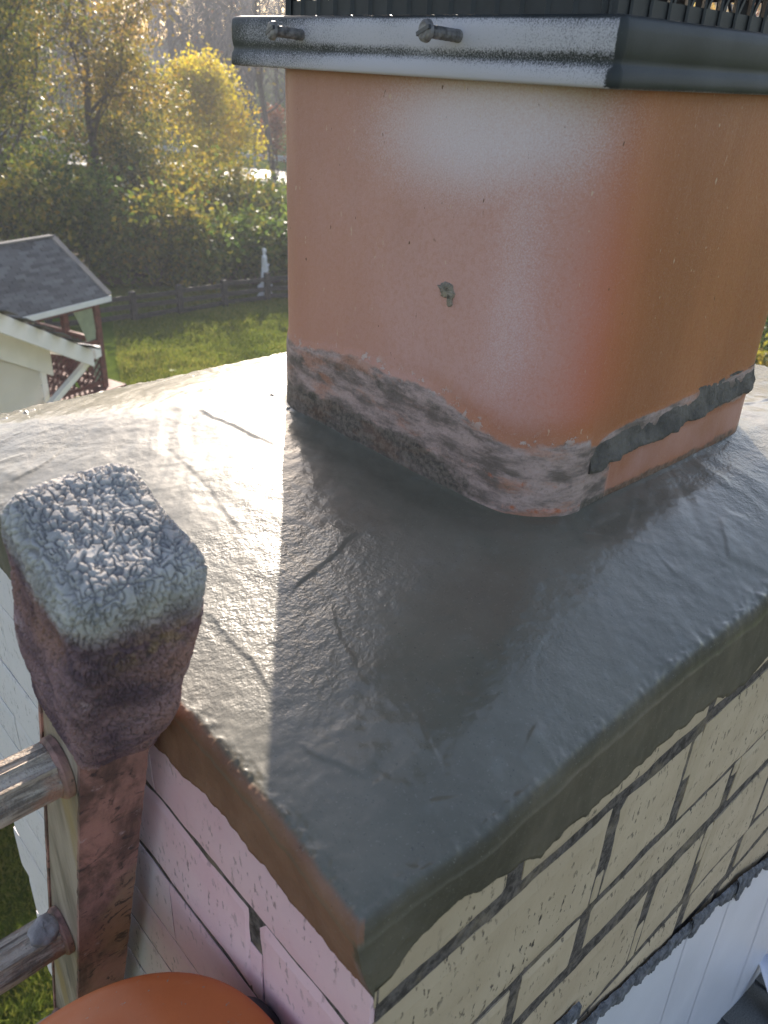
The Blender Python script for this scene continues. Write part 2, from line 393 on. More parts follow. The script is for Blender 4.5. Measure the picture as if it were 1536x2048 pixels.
# woodland floor beyond the fence
def floor_strip():
    V = []; F = []; m = 40
    for i in range(m+1):
        px = -260 + i*(2300/m)
        for d in (29.5+.8*math.sin(i*1.3), 36, 46+.8*math.sin(i)):
            p = yard(px, d); V.append((p[0], p[1], gz(p[0], p[1])+.16))
    for i in range(m):
        for k in range(2): a = i*3+k; F.append((a, a+1, a+4, a+3))
    tag(mesh_obj('leaf_litter', V, F, MAT['soil']), kind='structure')
floor_strip()
def road():
    a = yard(100, 66); b = yard(1150, 52); d = (b-a)[:2]; d /= np.linalg.norm(d); n = np.array([-d[1], d[0]])
    V = []; F = []
    for i in range(21):
        t = -20 + i*7
        for s in (-3.2, 3.2):
            p = a[:2]+d*t+n*s; V.append((p[0], p[1], GZ+.42))
    F = [(2*i, 2*i+2, 2*i+3, 2*i+1) for i in range(20)]
    tag(mesh_obj('road', V, F, MAT['asphalt']), kind='structure')
    g = empty('guard_rail', (*(a[:2]+n*4.2), GZ)); tag(g, 'grey steel guard rail along the far side of the road', 'guard rail')
    for i in range(24):
        p = d*(i*4.0-10); m = MB().box(p[0]-.05, p[0]+.05, p[1]-.07, p[1]+.07, 0, 1.05); m.build('post', MAT['steel'], g)
    prof = [(-.03, .6), (.03, .66), (.03, .72), (-.02, .78), (.03, .84), (.03, .92), (-.03, .97)]
    V = []; F = []
    for i in range(13):
        p = d*(i*8-10)
        for (s, z) in prof: V.append((p[0]-n[0]*(.1+s), p[1]-n[1]*(.1+s), z+.25))
    for i in range(12):
        for k in range(6): q = i*7+k; F.append((q, q+1, q+8, q+7))
    mesh_obj('rail_beam', V, F, MAT['steel'], g)
road()

# ------------------------------------------------------------------ the chimney: bricks, joints, crown
chim = empty('brick_chimney', (0, 0, GZ)); chim.location = (0, 0, 0)
tag(chim, 'painted brick chimney with a fresh wet grey mortar crown on top', 'chimney')
jd = .006
MB().box(-XW+jd, XF-.004, -YW+jd, YF-.004, GZ, -.058).build('joint_mortar', MAT['joint'], chim)
MB().box(-XW+.0035, XF-.004, -YW+.0016, -YW+jd+.001, -1.2, -.060).build('joint_mortar', MAT['joint'], chim)
MB().box(-XW+.0014, -XW+jd+.001, -YW+jd+.002, YF-.006, -1.2, -.060).build('joint_mortar', MAT['joint'], chim)

def brick_mesh(name, L, H, D, seed, mat, sag=.0022, ends=True):
    """one brick, front face in the plane y=0 looking to -y, slightly uneven arrises"""
    nx, nz = max(8, int(L/.006)), 9
    u = np.linspace(0, L, nx+1); v = np.linspace(0, H, nz+1)
    U, Vv = np.meshgrid(u, v, indexing='ij')
    e = np.minimum.reduce([U, L-U, Vv, H-Vv]) if ends else np.minimum(Vv, H-Vv)
    Y = (.0016 if ends else .0007)*(1-sstep(0, .003 if ends else .0018, e)) + (.0008 if ends else .0003)*fbm(U*24+seed, Vv*24, seed=seed)
    X = U + np.where((U <= 0) | (U >= L), 1, 0)*(.0013 if ends else 0)*fbm(Vv*130, U*0+seed, seed=seed+1)
    Z = Vv + np.where((Vv <= 0) | (Vv >= H), 1, 0)*sag*fbm(U*55+seed, Vv*90, seed=seed+2)
    P = np.stack([X, Y, Z], -1); N0 = (nx+1)*(nz+1); idx = np.arange(N0).reshape(nx+1, nz+1)
    F = [tuple(q) for q in np.stack([idx[:-1, :-1], idx[1:, :-1], idx[1:, 1:], idx[:-1, 1:]], -1).reshape(-1, 4)]
    ring = list(idx[:, 0]) + list(idx[-1, 1:]) + list(idx[-2::-1, -1]) + list(idx[0, -2:0:-1])
    V = [tuple(p) for p in P.reshape(-1, 3)]; bk = []
    for r in ring: x, y, z = V[r]; bk.append(len(V)); V.append((x, D, z))
    n = len(ring)
    for i in range(n): F.append((ring[(i+1) % n], ring[i], bk[i], bk[(i+1) % n]))
    return V, F
def right_bricks():
    zt = [-.060, -.121, -.2275, -.290, -.4015, -.462, -.545, -.62, -.705, -.78, -.865, -.94, -1.02]
    gap = [.012, .004, .014, .005, .013, .010, .010, .010, .010, .010, .01, .01, .01]
    cuts = [[-.152, .064, .275, .48], [-.046, .059, .265, .47], [-.128, -.053, .170, .37, .57], [-.15, .0595, .155, .285, .49],
            [-.05, .16, .27, .46], [-.15, .05, .25, .45]]
    k = 0
    for c in range(len(zt)-1):
        cu = cuts[c] if c < 6 else ([-.05, .16, .36, .56] if c % 2 else [-.15, .05, .25, .45])
        xs = [-XW+.002] + cu + [XF]
        for i in range(len(xs)-1):
            x0 = xs[i] + (.0062 if i else 0); x1 = xs[i+1] - (.0062 if i < len(xs)-2 else 0)
            z1 = zt[c]-(gap[c-1] if c else 0)*.5; z0 = zt[c+1]+gap[c]*.5
            V, F = brick_mesh('brick', x1-x0, z1-z0, .09, 100+k, None); k += 1
            o = mesh_obj('brick', V, F, MAT['cream'], chim); o.location = (x0, -YW + .0008*math.sin(k*2.1), z0)
    # paint that bridges the lower or upper half of a few head joints
    for x, z0, z1 in ((-.046, -.2255, -.192), (.059, -.178, -.131), (.0595, -.3985, -.345), (.155, -.352, -.297), (.170, -.247, -.2295)):
        V, F = brick_mesh('paint', .0125, z1-z0, .004, 300+k, None); k += 1
        o = mesh_obj('joint_paint', V, F, MAT['cream'], chim); o.location = (x-.00575, -YW+.0006, z0)
def left_bricks():
    zt = [-.060, -.149, -.235, -.305, -.360, -.43, -.50, -.575, -.65, -.725, -.80, -.875, -.95]
    k = 0; R = Matrix.Rotation(-math.pi/2, 4, 'Z')
    for c in range(len(zt)-1):
        cu = [[.09, .30], [-.0245, .19, .37], [.085, .295], [-.02, .19, .4]][c % 4]
        ys = [-YW+.0025] + cu + [YF + (.012 if c % 3 == 1 else (-.006 if c % 3 == 2 else 0))*(c > 3)]
        for i in range(len(ys)-1):
            g = .0042 if (c == 1 and i == 1) else .0003
            y0 = ys[i] + (g if i else 0); y1 = ys[i+1]-(.0042 if (c == 1 and i == 0) else (.0003 if i < len(ys)-2 else 0))
            z1 = zt[c]-(.0011 if c else 0); z0 = zt[c+1]+.0011
            V, F = brick_mesh('brick', y1-y0, z1-z0, .09, 500+k, None, .0014, c == 1 and i < 2); k += 1
            o = mesh_obj('brick', V, F, MAT['pink'], chim); o.rotation_euler = (0, 0, -math.pi/2)
            o.location = (-XW+.0003*math.sin(k*1.7), y1, z0)
            o['label'] = 'painted brick on the ladder side, coloured with pinkish bounced light'
    V, F = brick_mesh('paint', .0115, .05, .004, 900, None, .0014, False)
    o = mesh_obj('joint_paint', V, F, MAT['pink'], chim); o.rotation_euler = (0, 0, -math.pi/2); o.location = (-XW+.0004, -.0188, -.2335)
right_bricks(); left_bricks()

def crown():
    nx, ny = 560, 470
    s = np.linspace(0, 1, nx)**1.35; t = np.linspace(0, 1, ny)**1.3
    yy = -.1245 + t*(YF+.1245); xx = -.263 + s*(XF+.004+.263)
    Xl = np.interp(yy, [-.125, -.09, -.045, 0, .045, .34, .52], [-.270, -.267, -.264, -.262, -.261, -.260, -.261]) + .0022*fbm(yy*22, yy*0, seed=1)
    Yb = np.interp(xx, [-.27, -.23, -.186, -.12, -.05, .02, .12, .63], [-.1255, -.128, -.1325, -.130, -.127, -.127, -.126, -.129]) + .0022*fbm(xx*22, xx*0+5, seed=2)
    X = Xl[None, :] + s[:, None]*(XF+.006-Xl[None, :]); Y = Yb[:, None] + t[None, :]*(YF+.004+.004*fbm(xx*14, xx*0, seed=4)[:, None]-Yb[:, None])
    dx = np.maximum.reduce([-X/.263, (X-A)/.30, 0*X]); dy = np.maximum.reduce([-Y/.126, (Y-B_)/.19, 0*X])
    r = (dx**6+dy**6)**(1/6)
    Z = -.036*r**1.5
    dist = np.maximum(0, np.hypot(np.maximum(np.abs(X-A/2)-(A/2-.05), 0), np.maximum(np.abs(Y-B_/2)-(B_/2-.05), 0))-.05)
    Z += .0012*np.exp(-(dist/.003)**2) - .0012*np.exp(-((dist-.02)/.012)**2)
    edge = np.minimum.reduce([X-Xl[None, :], (XF+.006)-X, Y-Yb[:, None], (YF+.004)-Y])
    amp = sstep(0, .012, edge)*.7+.3
    Z += amp*(.0016*fbm(X*11, Y*11, seed=11) + .0006*fbm(X*45, Y*45, seed=12) + .00022*fbm(X*190, Y*190, seed=13, o=2))
    # trowel strokes: a low step on one side of a curved line
    def stroke(pts, h, wid, side=1, seed=0):
        nonlocal Z
        P = np.array(pts, float)
        best = np.full(X.shape, 9.0); sg = np.zeros(X.shape); along = np.zeros(X.shape)
        wob = .0025*fbm(X*60, Y*60, seed=seed+60)
        L = 0; tot = sum(np.linalg.norm(P[i+1]-P[i]) for i in range(len(P)-1))
        for i in range(len(P)-1):
            d = P[i+1]-P[i]; l = np.linalg.norm(d); d = d/l; qx, qy = X-P[i][0], Y-P[i][1]
            u = np.clip(qx*d[0]+qy*d[1], 0, l); ex, ey = qx-u*d[0], qy-u*d[1]; e = np.hypot(ex, ey)
            m = e < best; best = np.where(m, e, best); sg = np.where(m, np.sign(qx*-d[1]+qy*d[0])*side, sg); along = np.where(m, (L+u)/tot, along)
            L += l
        q = best*sg + wob
        fade = sstep(0, .12, along)*sstep(0, .12, 1-along)
        fade = fade*(.35+.65*sstep(-.3, .3, noise(X*40, Y*40, seed=seed+200)))
        Z += .40*h*fade*np.where(q > 0, np.exp(-q/wid), 0)*sstep(0, .0026, q)
    stroke([(-.075, .445), (-.049, .408), (-.041, .339)], .0022, .03, 1, 1)
    stroke([(-.066, .345), (-.060, .262), (-.055, .213)], .0024, .03, 1, 2)
    stroke([(-.235, .345), (-.198, .352), (-.165, .372)], .0022, .03, 1, 3)
    stroke([(-.24, .392), (-.205, .385)], .002, .02, -1, 31)
    stroke([(-.175, .06), (-.150, .068), (-.118, .075), (-.085, .085)], .0026, .03, 1, 4)
    stroke([(-.222, -.078), (-.200, -.077), (-.182, -.076)], .0012, .02, -1, 5)
    stroke([(-.160, -.044), (-.168, -.058), (-.180, -.080), (-.186, -.096), (-.173, -.111), (-.150, -.11), (-.12, -.10)], .0020, .035, -1, 6)
    stroke([(-.235, -.030), (-.228, -.048), (-.220, -.076)], .0016, .03, 1, 7)
    stroke([(-.205, -.10), (-.213, -.118)], .0014, .02, 1, 8)
    stroke([(-.070, -.068), (-.092, -.076), (-.112, -.095)], .0013, .025, -1, 9)
    stroke([(.24, .01), (.205, -.008), (.206, -.034), (.195, -.05)], .0024, .03, -1, 10)
    stroke([(.02, .01-.02), (.04, -.03), (.06, -.055), (.055, -.085)], .0016, .04, 1, 12)
    stroke([(-.212, .10), (-.212, .066), (-.217, .02), (-.226, -.01)], .0018, .025, 1, 13)
    stroke([(.16, -.05), (.145, -.062), (.11, -.09)], .0022, .03, 1, 14)
    stroke([(-.14, .052), (-.165, .01), (-.18, -.035)], .0016, .03, -1, 15)
    stroke([(.372, .034), (.40, .03), (.47, .02)], .003, .03, 1, 16)
    stroke([(-.12, .30), (-.13, .22), (-.15, .14)], .0014, .03, 1, 17)
    # broad trowel sweeps: ridges stretched along a slowly turning direction
    th_ = 1.1*fbm(X*3.2, Y*3.2, seed=91)+.5; al = X*np.cos(th_)+Y*np.sin(th_); ac = -X*np.sin(th_)+Y*np.cos(th_)
    Z += amp*.00055*fbm(al*7, ac*75, seed=92, o=3)*sstep(-.25, .35, fbm(X*7, Y*7, seed=93)) + amp*.00045*fbm(al*4, ac*24, seed=94, o=2)
    lipn = np.exp(-(edge/.009)**2); Z += lipn*(.0020*fbm(X*150, Y*150, seed=95, o=4) + .0022*np.maximum(0, fbm(X*240, Y*240, seed=96, o=2)-.2))
    # crumbs along the far lip and the flue
    cr = np.maximum(0, fbm(X*130, Y*130, seed=40)-.42)
    Z += cr*.012*np.exp(-(((YF-.03)-Y)/.02)**2)*(noise(X*9, Y*9, seed=44) > -.1) + cr*.010*np.exp(-((dist-.012)/.012)**2)*((X < .01) & (Y > .26))
    er = .0062
    q = np.clip(edge/er, 0, 1); Z -= er*(1-np.sqrt(np.clip(1-(1-q)**2, 0, 1)))
    idx = np.arange(nx*ny).reshape(nx, ny)
    F = np.stack([idx[:-1, :-1], idx[1:, :-1], idx[1:, 1:], idx[:-1, 1:]], -1).reshape(-1, 4)
    V = np.stack([X, Y, Z], -1).reshape(-1, 3)
    ring = np.concatenate([idx[:, 0], idx[-1, 1:], idx[-2::-1, -1], idx[0, -2:0:-1]])
    n = len(ring); rp = V[ring]
    # outward bottom line, ragged where the mortar laps onto the bricks
    bx = np.clip(rp[:, 0], -XW-.0030, XF+.003); by = np.clip(rp[:, 1], -YW-.0030, YF+.003)
    on_r = rp[:, 1] < -.118; on_l = rp[:, 0] < -.252
    bx = np.where(on_l, -XW-.0042, bx); by = np.where(on_r & ~(on_l & (rp[:, 1] > -.12)), -YW-.0042, by)
    zb_r = np.interp(rp[:, 0], [-.257, -.233, -.21, -.164, -.14, -.113, -.079, -.025, .039, .106, .139, .63], [-.092, -.072, -.070, -.083, -.096, -.09, -.09, -.088, -.092, -.104, -.09, -.09])
    zb_l = np.interp(rp[:, 1], [-.125, -.05, .01, .067, .29, .35, .51], [-.094, -.0855, -.083, -.089, -.086, -.083, -.085])
    zb = np.where(on_r, zb_r, np.where(on_l, zb_l, -.088))
    arc = np.cumsum(np.linalg.norm(np.diff(rp, axis=0, prepend=rp[:1]), axis=1))
    zb = zb + .0045*fbm(arc*70, arc*0, seed=21, o=5) + .0035*fbm(arc*22, arc*0+3, seed=22)
    rows = 16; allV = [V]; base = nx*ny; prev = ring; FF = [F]
    for k in range(1, rows+1):
        u = k/rows
        x = rp[:, 0]+(bx-rp[:, 0])*u**1.2; y = rp[:, 1]+(by-rp[:, 1])*u**1.2; z = rp[:, 2]+(zb-rp[:, 2])*u
        bul = (.0024*fbm(arc*18, z*30, seed=23)*math.sin(math.pi*u)+.0011*fbm(arc*110, z*110, seed=24, o=4)*min(1, 2.5*u))
        y = np.where(on_r, y-bul*.8-.0008, y); x = np.where(on_l, x-bul*.8-.0008, x)
        allV.append(np.stack([x, y, z], -1)); cur = base+np.arange(n); base += n
        FF.append(np.stack([prev, cur, np.roll(cur, -1), np.roll(prev, -1)], -1)); prev = cur
    x = np.where(on_l, bx+.006, bx); y = np.where(on_r, by+.006, by)
    allV.append(np.stack([x, y, zb+.002], -1)); cur = base+np.arange(n)
    FF.append(np.stack([prev, cur, np.roll(cur, -1), np.roll(prev, -1)], -1))
    V = np.concatenate(allV); F = np.concatenate(FF)
    nt = nx*ny; brown = np.zeros(len(V)); olive = np.zeros(len(V))
    up = np.concatenate([np.zeros(nt)] + [np.full(n, min(1, k/2)) for k in range(1, rows+2)])
    isl = (V[:, 0] < -.252) & ~(V[:, 1] < -.1235)
    brown[nt:] = (up*isl)[nt:]; olive[nt:] = (up*~isl)[nt:]
    ev = edge.reshape(-1); rimv = sstep(.0055, .002, ev); tl = (X.reshape(-1) < -.245) & (Y.reshape(-1) > X.reshape(-1)+.14)
    brown[:nt] = rimv*tl; olive[:nt] = rimv*~tl
    far = sstep(.10, .22, V[:, 1]); olive = np.maximum(olive, brown*far*.8); brown = brown*(1-far)
    peb = sstep(-.02, -.10, V[:, 0]) * (1-.6*sstep(.2, .4, V[:, 1]))
    peb = np.maximum(peb, sstep(.10, .2, V[:, 0])*.9)
    peb = np.maximum(peb*(.6+.4*sstep(-.1, .0, V[:, 1])), .12)
    o = mesh_obj('crown', V, F[:, ::1], MAT['crown'], chim, True, dict(brown=brown, olive=olive, pebble=peb))
    o['label'] = 'wet grey trowelled mortar crown'
crown()

# ------------------------------------------------------------------ flue tile
def perimeter(x0, y0, x1, y1, r, step=.003, arcn=14):
    """loop starting at far left, down the left face (x0), round to the right face (y0), and back"""
    P = []
    def line(a, b):
        n = max(1, int(np.hypot(b[0]-a[0], b[1]-a[1])/step))
        for i in range(n): P.append((a[0]+(b[0]-a[0])*i/n, a[1]+(b[1]-a[1])*i/n))
    def arc(cx, cy, a0, a1):
        for i in range(arcn): t = math.radians(a0+(a1-a0)*i/arcn); P.append((cx+r*math.cos(t), cy+r*math.sin(t)))
    line((x0, y1-r), (x0, y0+r)); arc(x0+r, y0+r, 180, 270); line((x0+r, y0), (x1-r, y0)); arc(x1-r, y0+r, 270, 360)
    line((x1, y0+r), (x1, y1-r)); arc(x1-r, y1-r, 0, 90); line((x1-r, y1), (x0+r, y1)); arc(x0+r, y1-r, 90, 180)
    return np.array(P)
def flue():
    root = empty('flue_tile', (.165, .16, 0)); tag(root, 'orange clay flue tile with rounded corners rising from the wet crown', 'flue tile')
    P = perimeter(0, 0, A, B_, .05, .0022, 40); n = len(P)
    zs = np.concatenate([np.linspace(-.03, .10, 66), np.linspace(.103, .295, 50)])
    PX = np.repeat(P[None, :, 0], len(zs), 0); PY = np.repeat(P[None, :, 1], len(zs), 0); Z = np.repeat(zs[:, None], n, 1)
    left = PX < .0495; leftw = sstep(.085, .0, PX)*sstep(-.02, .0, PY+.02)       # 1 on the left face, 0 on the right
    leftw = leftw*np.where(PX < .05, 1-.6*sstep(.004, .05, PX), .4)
    on_left = (PX < .05) & (PY > .0); yl = PY; xr = PX
    face_l = sstep(.016, .003, PX)                                                # flat of the left face
    # small swells so that it is not a perfect prism
    nx = np.where(PX < .05, -1, np.where(PX > A-.05, 1, 0)); ny = np.where(PY < .05, -1, np.where(PY > B_-.05, 1, 0))
    sw = .0012*fbm(PX*9+PY*9, Z*9, seed=71)
    # scale of cover on the old mortar
    wav = .006*fbm(PY*26, Z*0, seed=72)+.004*fbm(PX*40, Z*0, seed=73)
    top = np.interp(yl, [0, .02, .042, .091, .144, .203, .277, .32], [.058, .0575, .058, .069, .074, .071, .066, .066]) + wav
    topr = np.interp(xr, [0, .05, .09, .16, .24, .33], [.056, .051, .0555, .0575, .060, .062])
    T = np.where(on_left, top, topr)
    stain = np.where(on_left | (PX < .08), sstep(.007, -.010, Z-T), 0)
    stain = np.where(~on_left & (PX < .11), stain*sstep(.11, .05, PX), stain)
    # right face: only a dark wet rim at the bottom and a grey film above the lip
    rim = sstep(.014, .004, Z-.004*fbm(PX*30, Z*0, seed=74))*(~on_left)
    lipf = sstep(.007, -.002, Z-topr)*sstep(.03, .045, Z)*sstep(.045, .07, PX)*(~on_left)
    dark = np.where(on_left, .95*sstep(.040, .018, Z-.010*fbm(PY*30, Z*30, seed=75))*sstep(.03, .14, PY)*.85 + .35*sstep(.03, .01, Z), rim*.8)
    dark = np.maximum(dark, .55*np.exp(-((Z-T+.012)/.008)**2)*on_left*sstep(.02, .1, PY))
    stain = np.maximum(stain, lipf*.9)
    redband = on_left*.50*np.exp(-((Z-.026-.02*PY)/.007)**2)*sstep(.16, .08, PY) + on_left*.5*np.exp(-((Z-.006)/.006)**2)*sstep(.08, .03, PY)
    lowpink = (~on_left)*sstep(.040, .030, Z)*sstep(.0, .012, Z)*sstep(.05, .075, PX)
    dust_or_bounce = leftw*(.72+.25*fbm(PY*10, Z*8, seed=76))  # painted bounce light, strongest on the left face
    d2 = np.hypot((PY-.10)/.11, (Z-.14)/.16); dust_or_bounce = dust_or_bounce*np.clip(1.15-.35*d2, .25, 1)
    dust_or_bounce *= np.where(on_left, 1-.75*sstep(.024, .0, Z-T)*sstep(.16, .06, PY), 1)
    dust_or_bounce = np.maximum(dust_or_bounce, lowpink*(.34+.3*fbm(PX*40, Z*40, seed=77)))
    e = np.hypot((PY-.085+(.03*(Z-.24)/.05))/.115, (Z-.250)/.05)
    glare = leftw*sstep(1.35, .2, e)*.80  # painted glare patch high on the left face
    col = np.exp(-((PY-.045-.10*np.maximum(0, .12-Z))/.022)**2)*sstep(.05, .12, Z)*leftw  # sheen down the rounded corner, painted as a pale column
    glare = np.maximum(glare, col*.36)
    red = np.exp(-((PX-.022)/.045)**2)*sstep(.05, .09, Z)*sstep(.30, .12, Z)*sstep(.10, .03, PY)
    flake = np.exp(-((Z-T-.002)/.005)**2)*on_left
    off = .0016*stain*np.where(on_left, 1, .4)
    VX = PX + nx*(sw+off)*np.where((PX < .05) | (PX > A-.05), 1, 0)*np.where((PY > .03), 1, .6); VY = PY + ny*(sw+off)*np.where((PY < .05) | (PY > B_-.05), 1, 0)*np.where(PX > .03, 1, .6)
    V = np.stack([VX, VY, Z], -1).reshape(-1, 3)
    m = len(zs); idx = np.arange(m*n).reshape(m, n)
    F = np.stack([idx[:-1], np.roll(idx[:-1], -1, 1), np.roll(idx[1:], -1, 1), idx[1:]], -1).reshape(-1, 4)
    # inner wall of the tile
    I = perimeter(.028, .028, A-.028, B_-.028, .028, .0022, 40)
    t = np.linspace(0, 1, n, endpoint=False); ti = np.linspace(0, 1, len(I), endpoint=False)
    ix = np.interp(t, ti, I[:, 0]); iy = np.interp(t, ti, I[:, 1])
    IV = np.concatenate([np.stack([ix, iy, np.full(n, .295)], -1), np.stack([ix, iy, np.full(n, -.03)], -1)])
    top_i = m*n+np.arange(n); bot_i = top_i+n
    F = np.concatenate([F, np.stack([idx[-1], np.roll(idx[-1], -1), np.roll(top_i, -1), top_i], -1), np.stack([top_i, np.roll(top_i, -1), np.roll(bot_i, -1), bot_i], -1)])
    V = np.concatenate([V, IV]); z2 = np.zeros(2*n)
    at = {k: np.concatenate([np.asarray(v, float).reshape(-1), z2]) for k, v in dict(stain=stain, dark=dark, dust_or_bounce=dust_or_bounce, glare=glare, red=red, redband=redband, flake=flake).items()}
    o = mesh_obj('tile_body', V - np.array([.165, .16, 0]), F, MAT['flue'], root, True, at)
    # old mortar lip still clinging to the right face
    Q = perimeter(0, 0, A, B_, .05, .0016, 30); k0 = np.argmin(np.hypot(Q[:, 0]-.052, Q[:, 1])); k1 = np.argmin(np.hypot(Q[:, 0]-A, Q[:, 1]-.035))
    path = Q[k0:k1+1]; N = len(path); d = np.gradient(path, axis=0); nrm = np.stack([d[:, 1], -d[:, 0]], -1); nrm /= np.linalg.norm(nrm, axis=1)[:, None]
    s = np.cumsum(np.hypot(d[:, 0], d[:, 1])); s -= s[0]; L = s[-1]
    zt = np.interp(path[:, 0], [.05, .09, .16, .24, .33], [.0520, .0575, .0595, .0615, .064]) + .0025*fbm(s*40, s*0, seed=81)
    zb = np.interp(path[:, 0], [.05, .1, .17, .25, .33], [.0335, .0365, .038, .041, .043]) + .0040*fbm(s*60, s*0, seed=82, o=5) + .0035*fbm(s*16, s*0+9, seed=83)
    th = (.0058+.0045*fbm(s*30, s*0, seed=84))*sstep(-.004, .010, s)*np.interp(s, [0, .02, L*.9, L], [1.15, .85, .8, 1.3])
    prof = [(-.1, -.06), (.1, .05), (.25, .17), (.42, .28), (.58, .42), (.74, .66), (.88, .96), (.98, 1.0), (1.03, .7), (1.0, .3), (.95, -.08)]
    rows = []
    for (v, e) in prof:
        z = zt+(zb-zt)*v; off = th*e + .0026*fbm(s*110, z*110, seed=85, o=5)*min(1, e*2)
        rows.append(np.stack([path[:, 0]+nrm[:, 0]*off, path[:, 1]+nrm[:, 1]*off, z], -1))
    V = np.concatenate(rows); idx = np.arange(len(prof)*N).reshape(len(prof), N)
    F = np.stack([idx[:-1, :-1], idx[1:, :-1], idx[1:, 1:], idx[:-1, 1:]], -1).reshape(-1, 4)
    fl = [tuple(q) for q in F] + [tuple(idx[:, 0]), tuple(idx[::-1, -1])]
    o = mesh_obj('mortar_lip', V - np.array([.165, .16, 0]), fl, MAT['lump'], root, True); o['label'] = 'ragged lip of old grey mortar'
    # splats
    for (y, z, w_, h_, sd) in ((.102, .1455, .0085, .0062, 1), (.0985, .1400, .0028, .0062, 4)):
        K = 26; ang = np.linspace(0, 2*np.pi, K, endpoint=False)
        rr = 1+.45*fbm(np.cos(ang)*2+sd*7, np.sin(ang)*2, seed=90+sd)
        V = [(-.0035, 0, 0)]; F = []
        for q, (sc_, dep) in enumerate(((.45, -.0030), (.8, -.0020), (1, .001))):
            for i in range(K): V.append((dep+.0006*math.sin(i*3.3+q), math.cos(ang[i])*w_*rr[i]*sc_, math.sin(ang[i])*h_*rr[i]*sc_))
        for i in range(K):
            F.append((0, 1+(i+1) % K, 1+i))
            for q in range(2): a = 1+q*K; F.append((a+i, a+(i+1) % K, a+K+(i+1) % K, a+K+i))
        o = mesh_obj('mortar_splat', V, F, MAT['splat'], root); o.location = (-.165, y-.16, z)
flue()

